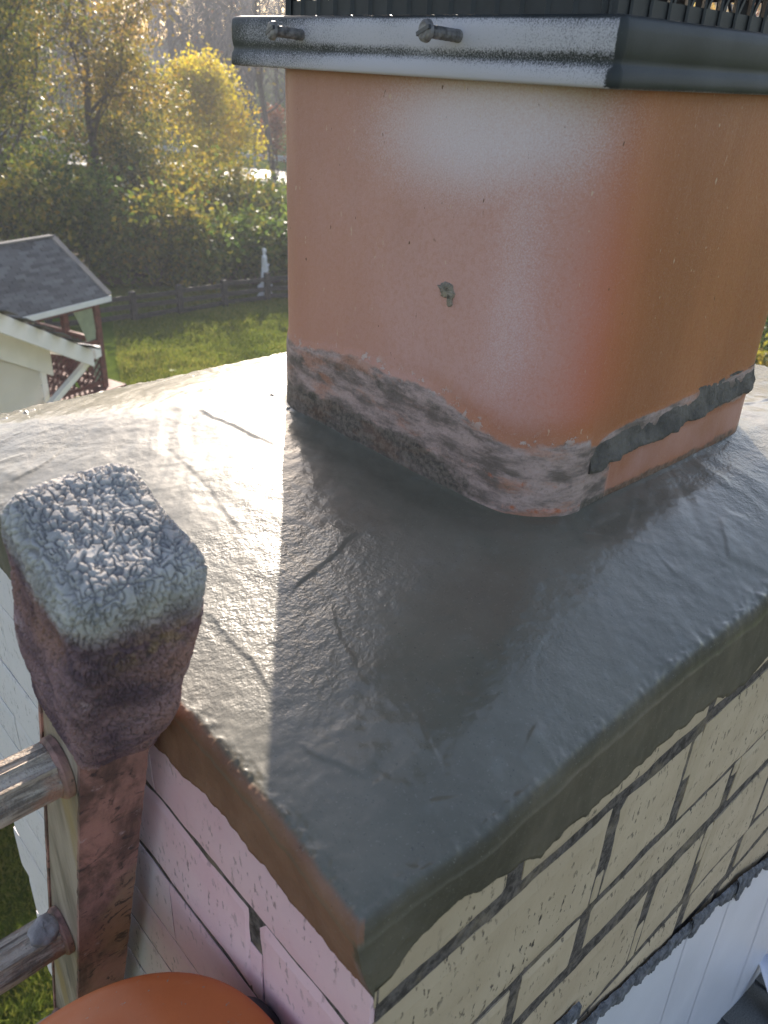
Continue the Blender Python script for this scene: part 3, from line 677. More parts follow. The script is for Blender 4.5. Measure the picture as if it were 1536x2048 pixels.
# ------------------------------------------------------------------ metal cap
def cap():
    root = empty('chimney_cap', (.165, .16, H1)); C = np.array([.165, .16, H1])
    tag(root, 'black metal chimney cap with pale dusty skirt and mesh sides', 'chimney cap')
    # skirt: profile (outset, z)
    prof = [(-.012, .0005), (-.003, -.0006), (.0008, -.0002), (.0016, .0012), (.0015, .004), (.0011, .0078), (-.0002, .0100), (-.0008, .0118), (-.0002, .0140),
            (.0006, .018), (.0006, .026), (.0000, .0308), (-.0018, .0328), (-.006, .0336), (-.030, .0338), (-.040, .0338)]
    h = H2-H1; rows = []; dust_or_bounce = []
    N = None
    for (e, z) in prof:
        e2 = OV-.0006+e
        P = perimeter(-e2, -e2, A+e2, B_+e2, max(.002, .004+e), .006, 8)
        if N is None: N = len(P); tt = np.linspace(0, 1, N, endpoint=False)
        ring_t = np.linspace(0, 1, len(P), endpoint=False)
        # resample on a common parameter by angle-free arc fraction
        X = np.interp(tt, np.append(ring_t, 1), np.append(P[:, 0], P[0, 0])); Y = np.interp(tt, np.append(ring_t, 1), np.append(P[:, 1], P[0, 1]))
        zz = z*h/.0332
        rows.append(np.stack([X, Y, np.full(N, H1+zz)], -1))
        onl = sstep(-OV+.004, -OV-.0005, X+ (.0 if e > -.01 else 9))*(Y > -OV+.004)
        k = np.interp(z, [0, .002, .008, .0115, .0135, .017, .026, .031, .033], [1.15, 1.1, .9, .42, .42, .95, .95, .7, .4])
        k2 = np.interp(Y, [-.02, .0, .06, .18, .26, .32, .34], [.62, .72, .82, .85, .55, .35, .15])
        dust_or_bounce.append(np.where(onl > .5, k*k2*1.25, .04 + .5*(z < .001)))
    V = np.concatenate(rows); m = len(prof); idx = np.arange(m*N).reshape(m, N)
    F = np.stack([idx[:-1], np.roll(idx[:-1], -1, 1), np.roll(idx[1:], -1, 1), idx[1:]], -1).reshape(-1, 4)
    mesh_obj('skirt', V-C, F, MAT['cap'], root, True, dict(dust_or_bounce=np.concatenate(dust_or_bounce)))
    # two long slotted screws through the left side, driven in slightly downwards
    for (y0, z0, y1, z1, L) in ((.262, .2965, .2447, .2945, .021), (.102, .2985, .0945, .2955, .022)):
        sr = empty('set_screw'); sr.parent = root
        base = Vector((-OV+.004, y1, z1))-Vector(C); tip = Vector((-OV-L, y1+.004, z1+.0015))-Vector(C); d = (tip-base).normalized()
        pts = [base+(tip-base)*(i/14) for i in range(15)]
        mb = MB().tube([p for p in pts], [.0034+.00018*(i % 2) for i in range(15)], 14)
        sh = mb.build('screw_shank', MAT['screw'], sr, False)
        hd = MB().tube([tip-d*.0005, tip+d*.0004, tip+d*.0030, tip+d*.0040], [.0050, .0060, .0057, .0042], 22).build('screw_head', MAT['screw'], sr)
        u = d.cross(Vector((0, .35, 1))).normalized()
        MB().bar(tip+d*.00335-u*.0060, tip+d*.00335+u*.0060, .0022, .0018, up=d).build('screw_slot', MAT['dgrey'], sr)
    # mesh walls
    ins = .034; zb, zt = H2-.0005, H2+.135
    x0, x1, y0, y1 = -OV+ins, A+OV-ins, -OV+ins, B_+OV-ins
    fr = MB()
    for z in (zb+.006, zt-.004):
        fr.bar((x0, y0, z), (x1, y0, z), .003, .012); fr.bar((x0, y1, z), (x1, y1, z), .003, .012)
        fr.bar((x0, y0, z), (x0, y1, z), .003, .012); fr.bar((x1, y0, z), (x1, y1, z), .003, .012)
    o = fr.build('mesh_frame', MAT['mesh'], root); o.location = -Vector(C)
    for (ax, ay, bx, by) in ((x0, y0, x1, y0), (x1, y0, x1, y1), (x1, y1, x0, y1), (x0, y1, x0, y0)):
        n = 15; mb = MB(); dv = Vector((bx-ax, by-ay, 0)).normalized(); nn = Vector((dv.y, -dv.x, 0))
        sl = []
        for i in range(n+1):
            p = Vector((ax, ay, 0)).lerp(Vector((bx, by, 0)), i/n)
            b = MB().bar(p+Vector((0, 0, zb)), p+Vector((0, 0, zt)), .0085, .0016, up=(nn*.75+dv*.66))
            q = b.build('mesh_strand', MAT['mesh'], root); q.location = -Vector(C)
        for k in range(3):
            z = zb+.03+.034*k
            mb.bar((ax, ay, z), (bx, by, z+.006), .002, .003)
        for i in range(n):
            p = Vector((ax, ay, 0)).lerp(Vector((bx, by, 0)), (i+.2)/n); q = Vector((ax, ay, 0)).lerp(Vector((bx, by, 0)), (i+.8)/n)
            for k in range(4):
                z = zb+.012+.031*k; mb.bar(p+Vector((0, 0, z)), q+Vector((0, 0, z+.022)), .0016, .0024)
        o = mb.build('wire_mesh', MAT['mesh'], root); o.location = -Vector(C)
    # hipped lid
    e = .045; zl = zt; cx, cy = (x0+x1)/2, (y0+y1)/2
    V = [(x0-e, y0-e, zl), (x1+e, y0-e, zl), (x1+e, y1+e, zl), (x0-e, y1+e, zl), (x0-e, y0-e, zl+.012), (x1+e, y0-e, zl+.012), (x1+e, y1+e, zl+.012), (x0-e, y1+e, zl+.012),
         (cx-.04, cy, zl+.075), (cx+.04, cy, zl+.075)]
    F = [(0, 3, 2, 1), (0, 1, 5, 4), (1, 2, 6, 5), (2, 3, 7, 6), (3, 0, 4, 7), (4, 5, 9, 8), (5, 6, 9), (6, 7, 8, 9), (7, 4, 8)]
    o = mesh_obj('hood', V, F, MAT['mesh'], root); o.location = -Vector(C)
cap()

# ------------------------------------------------------------------ white flashing, roof under it
def roofz(x): return -.727-.41*x
def flashing():
    root = empty('wall_flashing', (.3, -YW, -.6)); O = Vector(root.location)
    tag(root, 'white bent metal step flashing against the cream brick wall above the roof', 'flashing')
    def sheet(xa, xb, za, zb, k, name='flashing_sheet'):
        nx, nz = 24, 26; V = []; F = []
        for i in range(nx+1):
            u = i/nx; x = xa+(xb-xa)*u
            zt = za+(zb-za)*u; z0 = roofz(x)+.004
            for j in range(nz+1):
                v = j/nz; z = zt+(z0-zt)*v
                dd = zt-z; out = .0040+.0002*k + .030*dd + .0022*math.sin(x*14+1)*min(1, dd*5)
                V.append((x, -YW-out, z))
        for i in range(nx):
            for j in range(nz): a = i*(nz+1)+j; F.append((a, a+1, a+nz+2, a+nz+1))
        n0 = len(V); V += [(x, y+.0005, z) for x, y, z in V]; F += [tuple(n0+q for q in f[::-1]) for f in F]
        o = mesh_obj(name, V, F, MAT['flash'], root, True); o.location = -O
    S = [(-.20, -.032, -.345, -.356), (-.036, .195, -.398, -.462), (.180, .305, -.452, -.50), (.292, .48, -.488, -.575), (.466, XF+.012, -.565, -.64)]
    for k, (xa, xb, za, zb) in enumerate(S): sheet(xa, xb, za, zb, k)
    # ragged bead of sealant along each upper edge
    for k, (xa, xb, za, zb) in enumerate(S):
        n = int((xb-xa)/.0012); x = np.linspace(xa, xb, n); zt = np.interp(x, [xa, xb], [za, zb])
        hi = zt+.005+.003*fbm(x*40, x*0, seed=110+k); lo = zt-.013-.013*fbm(x*110, x*0, seed=120+k, o=5)-.010*fbm(x*22, x*0+4, seed=130+k)
        dz = sstep(0, .2, (x-xa)/(xb-xa)); lo = lo - .018*np.exp(-((x-xa-.01)/.012)**2)
        rows = []
        for v, th in ((0, -.003), (.12, .0006), (.5, .0010), (.9, .0008), (1, -.0010)):
            z = hi+(lo-hi)*v; y = -YW-.0045-.0009*k-.03*np.maximum(0, zt-z)-th-.0012*fbm(x*200, z*200, seed=140+k)
            rows.append(np.stack([x, y, z], -1))
        V = np.concatenate(rows); idx = np.arange(5*n).reshape(5, n)
        F = np.stack([idx[:-1, :-1], idx[1:, :-1], idx[1:, 1:], idx[:-1, 1:]], -1).reshape(-1, 4)
        o = mesh_obj('sealant_bead', V, F, MAT['tar'], root, True); o.location = -O; o['label'] = 'ragged grey sealant bead'
flashing()
def house():
    root = empty('house', (2, -3, GZ)); O = Vector(root.location); tag(root, 'house roof of grey asphalt shingles beside the chimney foot', 'house')
    x0, x1, y0, y1 = -.22, 5.2, -6.5, .45
    V = [(x, y, roofz(x)-t) for t in (.012, .14) for x in (x0, x1) for y in (y0, y1)]
    o = mesh_obj('roof_deck', V, [(0, 2, 3, 1), (4, 5, 7, 6), (0, 1, 5, 4), (2, 6, 7, 3), (0, 4, 6, 2), (1, 3, 7, 5)], MAT['roofing'], root); o.location = -O
    MB().box(x0+.3, x1-.4, y0+.4, y1-.4, GZ, roofz(x1)-.2).build('house_wall', MAT['siding'], root).location = -O
    sl = math.atan(.41); L = .15
    src = MB().box(0, L*1.15, -.148, .148, 0, .006).build('shingle', MAT['roofing'], root)
    first = True
    for c in range(14):
        for k in range(9):
            x = .30 + c*L*math.cos(sl); y = -.20 - k*.3 + (.15 if c % 2 else 0) + random.uniform(-.006, .006)
            if x < .64 and y > -.24: y = -.245 if k == 0 else y
            if x > .64 and k == 0: y += 0
            M = Matrix.Translation(Vector((x, y-.03, roofz(x)+.002))-O) @ Matrix.Rotation(sl+.03, 4, 'Y')
            if first: src.matrix_local = M; first = False
            else: inst('shingle', src, root, M)
    for c in range(12):                                            # the courses past the chimney corner
        for k in range(4):
            x = .66 + c*L*math.cos(sl); y = .06 + k*.3 + (.15 if c % 2 else 0)
            inst('shingle', src, root, Matrix.Translation(Vector((x, y, roofz(x)+.002))-O) @ Matrix.Rotation(sl+.03, 4, 'Y'))
house()
def corner_tab():
    # bent white metal tab with a brown rivet plug, lying on the roof at the corner of the flashing
    root = empty('metal_tab', (.575, -YW-.015, roofz(.575)+.01)); tag(root, 'curled white metal tab with a round brown plug at the corner of the flashing', 'metal tab')
    V = []; F = []; nu, nv = 18, 10
    for i in range(nu+1):
        u = i/nu
        for j in range(nv+1):
            v = j/nv-.5; w_ = .030+.030*math.sin(min(1, u*1.6)*1.57)
            V.append((.012-.075*u + v*w_*.8, .004-.11*u - v*w_*.35, .040-.045*u+.012*math.sin(u*3)+.010*(v*2)**2))
    for i in range(nu):
        for j in range(nv): a = i*(nv+1)+j; F.append((a, a+nv+1, a+nv+2, a+1))
    n0 = len(V); V += [(x, y, z-.0012) for x, y, z in V]; F += [tuple(n0+q for q in f[::-1]) for f in F]
    mesh_obj('tab_plate', V, F, MAT['flash'], root, True)
    MB().tube([(-.014, -.034, .018), (-.0145, -.0345, .0345), (-.0147, -.0347, .0362)], [.0095, .0095, .0075], 18).build('plug', simple('brown_plug', (.10, .06, .035), .6, .4, 60, .5, 200), root)
corner_tab()

# ------------------------------------------------------------------ ladder, its mitt, the bucket
XR = -.313
E3 = Vector((0, -.298, .9546)); E2 = Vector((0, .9546, .298)); E1 = Vector((1, 0, 0))
LO = Vector((XR, .0484, -.058))                       # near inner edge of the right rail, just under the mitt
def lad(u, v, w_): return LO + E1*u + E2*v + E3*w_
def ladder():
    root = empty('ladder', (XR, 2.1, GZ)); O = Vector(root.location); tag(root, 'paint spattered extension ladder with grooved rungs beside the chimney', 'ladder')
    LW, LF, TH, LEN = .052, .040, .003, 6.9
    for side in (0, 1):
        off = 0 if side == 0 else -.40
        sg = 1 if side == 0 else -1
        def strip(u0, u1, v0, v1, mat, nm, seed, spl):
            nu, nw = 6, 260; ws = np.concatenate([np.linspace(.03, -.9, 180), np.linspace(-.95, -LEN, 81)]); nw = len(ws)-1
            V = []; F = []
            for j, w0 in enumerate(ws):
                for (u, v) in ((u0, v0), (u1, v0), (u1, v1), (u0, v1)):
                    r = spl*float(noise(np.array(w0*120.+seed), np.array(u*300+v*170), seed=seed))
                    V.append(lad(off+sg*u+r, v+r*.6, w0)-O)
            for j in range(nw):
                for k in range(4): a = j*4+k; b = j*4+(k+1) % 4; F.append((a, b, b+4, a+4))
            F += [(0, 3, 2, 1), (nw*4, nw*4+1, nw*4+2, nw*4+3)]
            return mesh_obj(nm, V, F, mat, root)
        strip(0, TH, .0032, LW-.0032, MAT['web'], 'rail_web', 1+side, .0)
        strip(-.0012, LF, 0, TH, MAT['rail'], 'rail_flange', 3+side, .0007)
        strip(-.0012, LF, LW-TH, LW, MAT['rail'], 'rail_flange', 5+side, .0003)
    # rungs: round with a ribbed tread
    n = 40; ang = np.linspace(0, 2*np.pi, n, endpoint=False)
    c0 = Vector((0, .081, -.080)); step = Vector((0, .0730, -.2290))
    rad = .0162*np.ones(n); up = (np.sin(ang) > .25); rad = rad + np.where(up, .0011*np.sign(np.sin(ang*20)), 0); rad = rad*np.where(np.sin(ang) > .8, .95, 1)
    nxr = 60; V = []; F = []
    for i in range(nxr+1):
        x = -.397+(.397)*i/nxr
        rr = rad + .0007*fbm(np.full(n, x*40), ang*2.2, seed=31)
        for k in range(n): V.append((x, rr[k]*math.cos(ang[k]), rr[k]*math.sin(ang[k])))
    for i in range(nxr):
        for k in range(n): F.append((i*n+k, i*n+(k+1) % n, (i+1)*n+(k+1) % n, (i+1)*n+k))
    src = None
    cv = MB(); K = 28
    for i in range(24):
        p = Vector((XR, c0.y, c0.z)) + step*i - O
        if p.z < .3: break
        if src is None:
            src = mesh_obj('rung', V, F, MAT['rung'], root); r = src
        else: r = inst('rung', src, root)
        r.location = p
        for (xx, s) in ((-.0035, 1), (-.3965, -1)):
            cm = MB().tube([(xx-.003*s, 0, 0), (xx-.001*s, 0, 0), (xx+.0030*s, 0, 0)], [.0172, .0188, .0188], 28).build('rung_collar', MAT['rail'], root, False)
            cm.location = p
    # a lump of mortar left on the second rung
    ph = np.linspace(0, np.pi, 14); tt = np.linspace(0, 2*np.pi, 24, endpoint=False); V = []; F = []
    for a in ph:
        for b in tt:
            q = 1+.22*float(noise(np.array(math.cos(b)*2+3), np.array(math.sin(b)*2), np.array(a*2), 5))
            V.append((.0115*math.sin(a)*math.cos(b)*q, .010*math.sin(a)*math.sin(b)*q, .0045*math.cos(a)*q))
    for i in range(13):
        for k in range(24): F.append((i*24+k, (i+1)*24+k, (i+1)*24+(k+1) % 24, i*24+(k+1) % 24))
    o = mesh_obj('mortar_lump', V, F, simple('pale_mortar_lump', (.27, .245, .24), .8, .35, 70, .7, 200, .002), root, True); o.location = Vector((XR-.015, c0.y-.004, c0.z+.0165))+step-O; o.rotation_euler = (.3, -.15, .4)
    # foot pads
    for off in (0, -.40):
        q = lad(off+.02*(1 if off == 0 else -1), .026, -LEN)-O
        MB().box(q.x-.03, q.x+.03, q.y-.06, q.y+.06, q.z-.03, q.z+.02).build('foot_pad', MAT['dgrey'], root, bevel=.006)
ladder()

def mitt():
    root = empty('ladder_mitt', tuple(lad(.02, .03, .0))); O = Vector(root.location)
    tag(root, 'fuzzy paint-stained fleece mitt pulled over the top of the ladder rail', 'ladder cover')
    # rounded box from a cube-sphere style grid; local axes u (X), v (E2), w (E3)
    hx, hy, hz = .0298, .0395, .0880; G = 210; r0 = .0135
    cen = lad(.0135, .0080, .0850)
    Vs = []; Fs = []; base = 0; W_ = []
    for ax in range(3):
        for sg in (-1, 1):
            a = np.linspace(-1, 1, G); Aa, Bb = np.meshgrid(a, a, indexing='ij')
            P = np.zeros((G, G, 3)); o1, o2 = (ax+1) % 3, (ax+2) % 3
            P[..., ax] = sg; P[..., o1] = Aa; P[..., o2] = Bb
            Vs.append(P.reshape(-1, 3)); idx = base+np.arange(G*G).reshape(G, G); base += G*G
            f = np.stack([idx[:-1, :-1], idx[1:, :-1], idx[1:, 1:], idx[:-1, 1:]], -1).reshape(-1, 4)
            Fs.append(f if sg > 0 else f[:, ::-1])
    C = np.concatenate(Vs); F = np.concatenate(Fs); hh = np.array([hx, hy, hz])
    P = C*hh; q = np.clip(P, -(hh-r0), hh-r0); dn = P-q; ln = np.linalg.norm(dn, axis=1, keepdims=True); N = dn/np.maximum(ln, 1e-9)
    S = q+N*r0
    # taper to the rail at the lower end, sag a little
    w01 = (S[:, 2]+hz)/(2*hz)
    tp = .78+.22*sstep(.0, .75, w01)
    S[:, 0] = S[:, 0]*tp+.0075*sstep(.55, .0, w01); S[:, 1] = S[:, 1]*(.80+.20*sstep(0, .35, w01))+.0165*sstep(.62, .0, w01)
    S[:, 0] += .0022*noise(S[:, 1]*45, S[:, 2]*45, seed=51); S[:, 1] += .0022*noise(S[:, 0]*45, S[:, 2]*45, seed=52); S[:, 2] += .0020*noise(S[:, 0]*45, S[:, 1]*45, seed=53)
    # a dent on the near face
    dent = np.exp(-((S[:, 0]+.012)/.010)**2-((S[:, 2]+.006)/.028)**2)*(S[:, 1] < 0); S[:, 1] += .006*dent
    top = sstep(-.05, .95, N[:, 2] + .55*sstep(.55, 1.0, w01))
    # pile: short worm-like tufts
    wx, wy, wz = (S[:, i] + .0016*noise(S[:, 0]*260, S[:, 1]*260, S[:, 2]*260, 60+i) for i in range(3))
    n1 = noise(wx*430, wy*430, wz*400, 64); n2 = noise(wx*800+9, wy*800, wz*800, 65); n3 = noise(wx*330, wy*330+4, wz*310, 66)
    vv = np.minimum(np.abs(n1)*2, np.abs(n3)*2.4); worm = np.clip(vv/.55, 0, 1)*2-1
    amp = .0006+.0003*top
    pit = sstep(.22, .02, vv)  # mask for the painted shade between tufts
    S = S + N*(amp*worm+amp*.3*n2)[:, None]
    ochre = np.exp(-((S[:, 2]-.050)/.009)**2)*(N[:, 1] < -.3)*sstep(-.03, .0, S[:, 0])*.45
    V = np.array(cen)[None]+S[:, :1]*np.array(E1)+S[:, 1:2]*np.array(E2)+S[:, 2:]*np.array(E3)
    # weld seams
    key = np.round(C*1e4).astype(np.int64); _, first, inv = np.unique(key, axis=0, return_index=True, return_inverse=True); inv = inv.reshape(-1)
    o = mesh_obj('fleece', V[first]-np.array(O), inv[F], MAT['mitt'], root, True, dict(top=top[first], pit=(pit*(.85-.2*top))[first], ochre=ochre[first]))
mitt()

def bucket():
    n = Vector((math.sin(-.3), math.sin(.2544), 1)).normalized()
    root = empty('bucket', (-.3887, -.056, -.2379)); tag(root, 'orange plastic bucket with a smooth lid below the ladder mitt', 'bucket')
    root.rotation_mode = 'QUATERNION'; root.rotation_quaternion = n.to_track_quat('Z', 'Y')
    R0 = .1238; K = 96
    prof = [(0, -.33), (.095, -.33), (.104, -.325), (.116, -.07), (.118, -.068), (.1225, -.066), (.1225, -.060), (.117, -.057), (.1172, -.036), (.1222, -.034), (.1222, -.028), (.1176, -.025),
            (.1190, -.006), (.1232, -.0045), (R0, -.0015), (.1225, .0008), (.1195, .001), (.1165, -.001), (.1160, -.006), (.111, -.30), (.09, -.318), (0, -.318)]
    V = []; F = []
    for (r, z) in prof:
        for k in range(K): V.append((r*math.cos(2*math.pi*k/K), r*math.sin(2*math.pi*k/K), z))
    for i in range(len(prof)-1):
        for k in range(K): F.append((i*K+k, i*K+(k+1) % K, (i+1)*K+(k+1) % K, (i+1)*K+k))
    mesh_obj('bucket_wall', V, F, MAT['orange'], root, True)
    K2 = 96; lp = [(.1262, -.012), (.1268, -.004), (.1262, .0012), (.1240, .0030), (.1190, .0042), (.112, .0058), (.095, .0105), (.07, .0150), (.04, .0178), (.012, .0190), (0, .0191)]
    V = []; F = []
    for (r, z) in lp:
        for k in range(K2): V.append((r*math.cos(2*math.pi*k/K2), r*math.sin(2*math.pi*k/K2), z))
    for i in range(len(lp)-1):
        for k in range(K2): F.append((i*K2+k, i*K2+(k+1) % K2, (i+1)*K2+(k+1) % K2, (i+1)*K2+k))
    mesh_obj('lid', V, F, MAT['orange'], root, True)
    # ear and wire handle
    Q = root.rotation_quaternion
    aim = Vector(ray(556, 2038)); tgt = Vector(CAM)+aim*((-.2379-CAM[2])/aim.z)
    loc = Q.inverted() @ (tgt-Vector(root.location)); a = math.atan2(loc.y, loc.x)
    for t in (a, a+math.pi):
        c, s = math.cos(t), math.sin(t)
        MB().tube([(c*.116, s*.116, -.02), (c*.127, s*.127, -.02), (c*.131, s*.131, -.02)], [.017, .016, .010], 20).build('handle_ear', MAT['dgrey'], root, True)
    pts = []
    for i in range(25):
        t = math.pi*i/24; x = math.cos(t)*.133; y = math.sin(t)*.133
        pts.append((math.cos(a)*x + math.sin(a)*y, math.sin(a)*x - math.cos(a)*y, -.02-.09*math.sin(t)))
    MB().tube(pts, .002, 6).build('bail_handle', MAT['wire'], root, True)
bucket()

# ------------------------------------------------------------------ neighbouring white building with lap siding
def frame_at(px, d, z, yaw=0):
    p = yard(px, d, z); return p
def wing():
    # gable end seen past the chimney; the wall plane runs along direction t
    e = ray(188, 703); e = e/np.linalg.norm(e[:2]); P0 = CAM+e*8.6                      # eave corner
    l = ray(0, 628); l = l/np.linalg.norm(l[:2]); P1 = CAM+l*7.45                         # the rake where it leaves the picture
    root = empty('white_house', (P0[0], P0[1], GZ)); O = Vector(root.location)
    tag(root, 'white lap-sided building with shingle roof and downspout at left', 'house')
    rk = Vector(P1-P0); th = Vector((rk.x, rk.y, 0)); run = th.length; th.normalize(); pitch = rk.z/run
    nrm = Vector((th.y, -th.x, 0))
    if nrm.dot(Vector(CAM)-Vector(P0)) < 0: nrm = -nrm                                   # toward the camera
    def W(s, out, z): return Vector((P0[0], P0[1], 0))+th*s+nrm*(out-.322)+Vector((0, 0, z))-O
    z0 = float(P0[2])
    wall_s0 = .44                                                                        # wall corner set in under the eave
    # siding boards, each an own piece
    ex = .14; k = 0; zc = z0+pitch*4.2
    zb = GZ
    zz = z0-.5
    while zz-ex*k > z0-3.6: k += 1
    for i in range(44):
        zlo = z0+1.2-ex*(i+1); zhi = zlo+ex+.012
        # the gable slope cuts the upper boards
        s_start = wall_s0 if zhi < z0-.09+pitch*wall_s0 else max(wall_s0, (zhi-(z0-.09))/pitch)
        V = [W(s_start, .028, zlo), W(5.6, .028, zlo), W(5.6, .002, zhi), W(s_start, .002, zhi), W(s_start, 0, zlo), W(5.6, 0, zlo), W(5.6, -.004, zhi), W(s_start, -.004, zhi)]
        mesh_obj('siding_board', V, [(0, 1, 2, 3), (7, 6, 5, 4), (0, 4, 5, 1), (3, 2, 6, 7), (0, 3, 7, 4), (1, 5, 6, 2)], MAT['siding'], root)
    V = [W(s, o_, z) for s in (wall_s0-.005, 5.6) for o_ in (-.02, -4) for z in (zb, z0-.02)]
    mesh_obj('wall_core', V, [(0, 1, 3, 2), (4, 6, 7, 5), (0, 4, 5, 1), (2, 3, 7, 6), (0, 2, 6, 4), (1, 5, 7, 3)], MAT['siding'], root)
    mb = MB(); mb.bar(W(wall_s0+.035, .018, zb), W(wall_s0+.035, .018, z0-.1+pitch*wall_s0), .09, .02, up=nrm); mb.build('corner_board', MAT['trim'], root)
    # roof slab with rake board, overhanging toward the viewer
    ov = .30
    def slab(s0, s1, o0, o1, t0, t1, mat, nm):
        V = []
        for s in (s0, s1):
            for o_ in (o0, o1):
                for t in (t0, t1): V.append(W(s, o_, z0+pitch*s+t))
        return mesh_obj(nm, V, [(0, 1, 3, 2), (4, 6, 7, 5), (0, 4, 5, 1), (2, 3, 7, 6), (0, 2, 6, 4), (1, 5, 7, 3)], mat, root)
    slab(-.0, 4.6, -4.2, ov, -.03, .018, MAT['roofing2'], 'roof_deck')
    slab(.02, 4.6, ov+.001, ov+.022, -.165, .006, MAT['trim'], 'rake_board')
    slab(.34, 4.6, .031, .048, -.36, -.065, MAT['trim'], 'frieze_board')
    slab(.06, 4.6, .02, ov, -.06, -.034, MAT['trim'], 'soffit')
    L = .14; nc = 30; k = 0
    src = None; ang = math.atan(pitch)
    bx = Matrix((( -th.x, nrm.x, 0, 0), (-th.y, nrm.y, 0, 0), (0, 0, 1, 0), (0, 0, 0, 1)))
    for c in range(nc):
        for q in range(6):
            s = .05+c*L*math.cos(ang); oo = ov-.02-q*.30-(.15 if c % 2 else 0)
            M = Matrix.Translation(W(s, oo, z0+pitch*s+.022)) @ bx @ Matrix.Rotation(ang, 4, 'Y')
            if src is None:
                src = MB().box(-L*1.2, 0.0, -.148, .148, 0, .008).build('shingle', MAT['roofing2'], root); src.matrix_local = M
            else: inst('shingle', src, root, M)
    # gutter and downspout at the eave
    g = MB()
    a, b = W(-.07, ov+.03, z0-.03), W(-.07, -4.0, z0-.03)
    g.bar(a, b, .11, .11); g.build('gutter', MAT['trim'], root)
    dz = [W(.03, .26, z0-.09), W(.10, .22, z0-.16), W(.62, .10, z0-.42), W(.74, .075, z0-.52), W(.75, .075, z0-.8), W(.75, .075, GZ+.2)]
    dsp = MB()
    for i in range(len(dz)-1): dsp.bar(dz[i]-(dz[i+1]-dz[i]).normalized()*.02, dz[i+1]+(dz[i+1]-dz[i]).normalized()*.02, .065, .05, up=nrm)
    dsp.build('downspout', MAT['trim'], root)
wing()

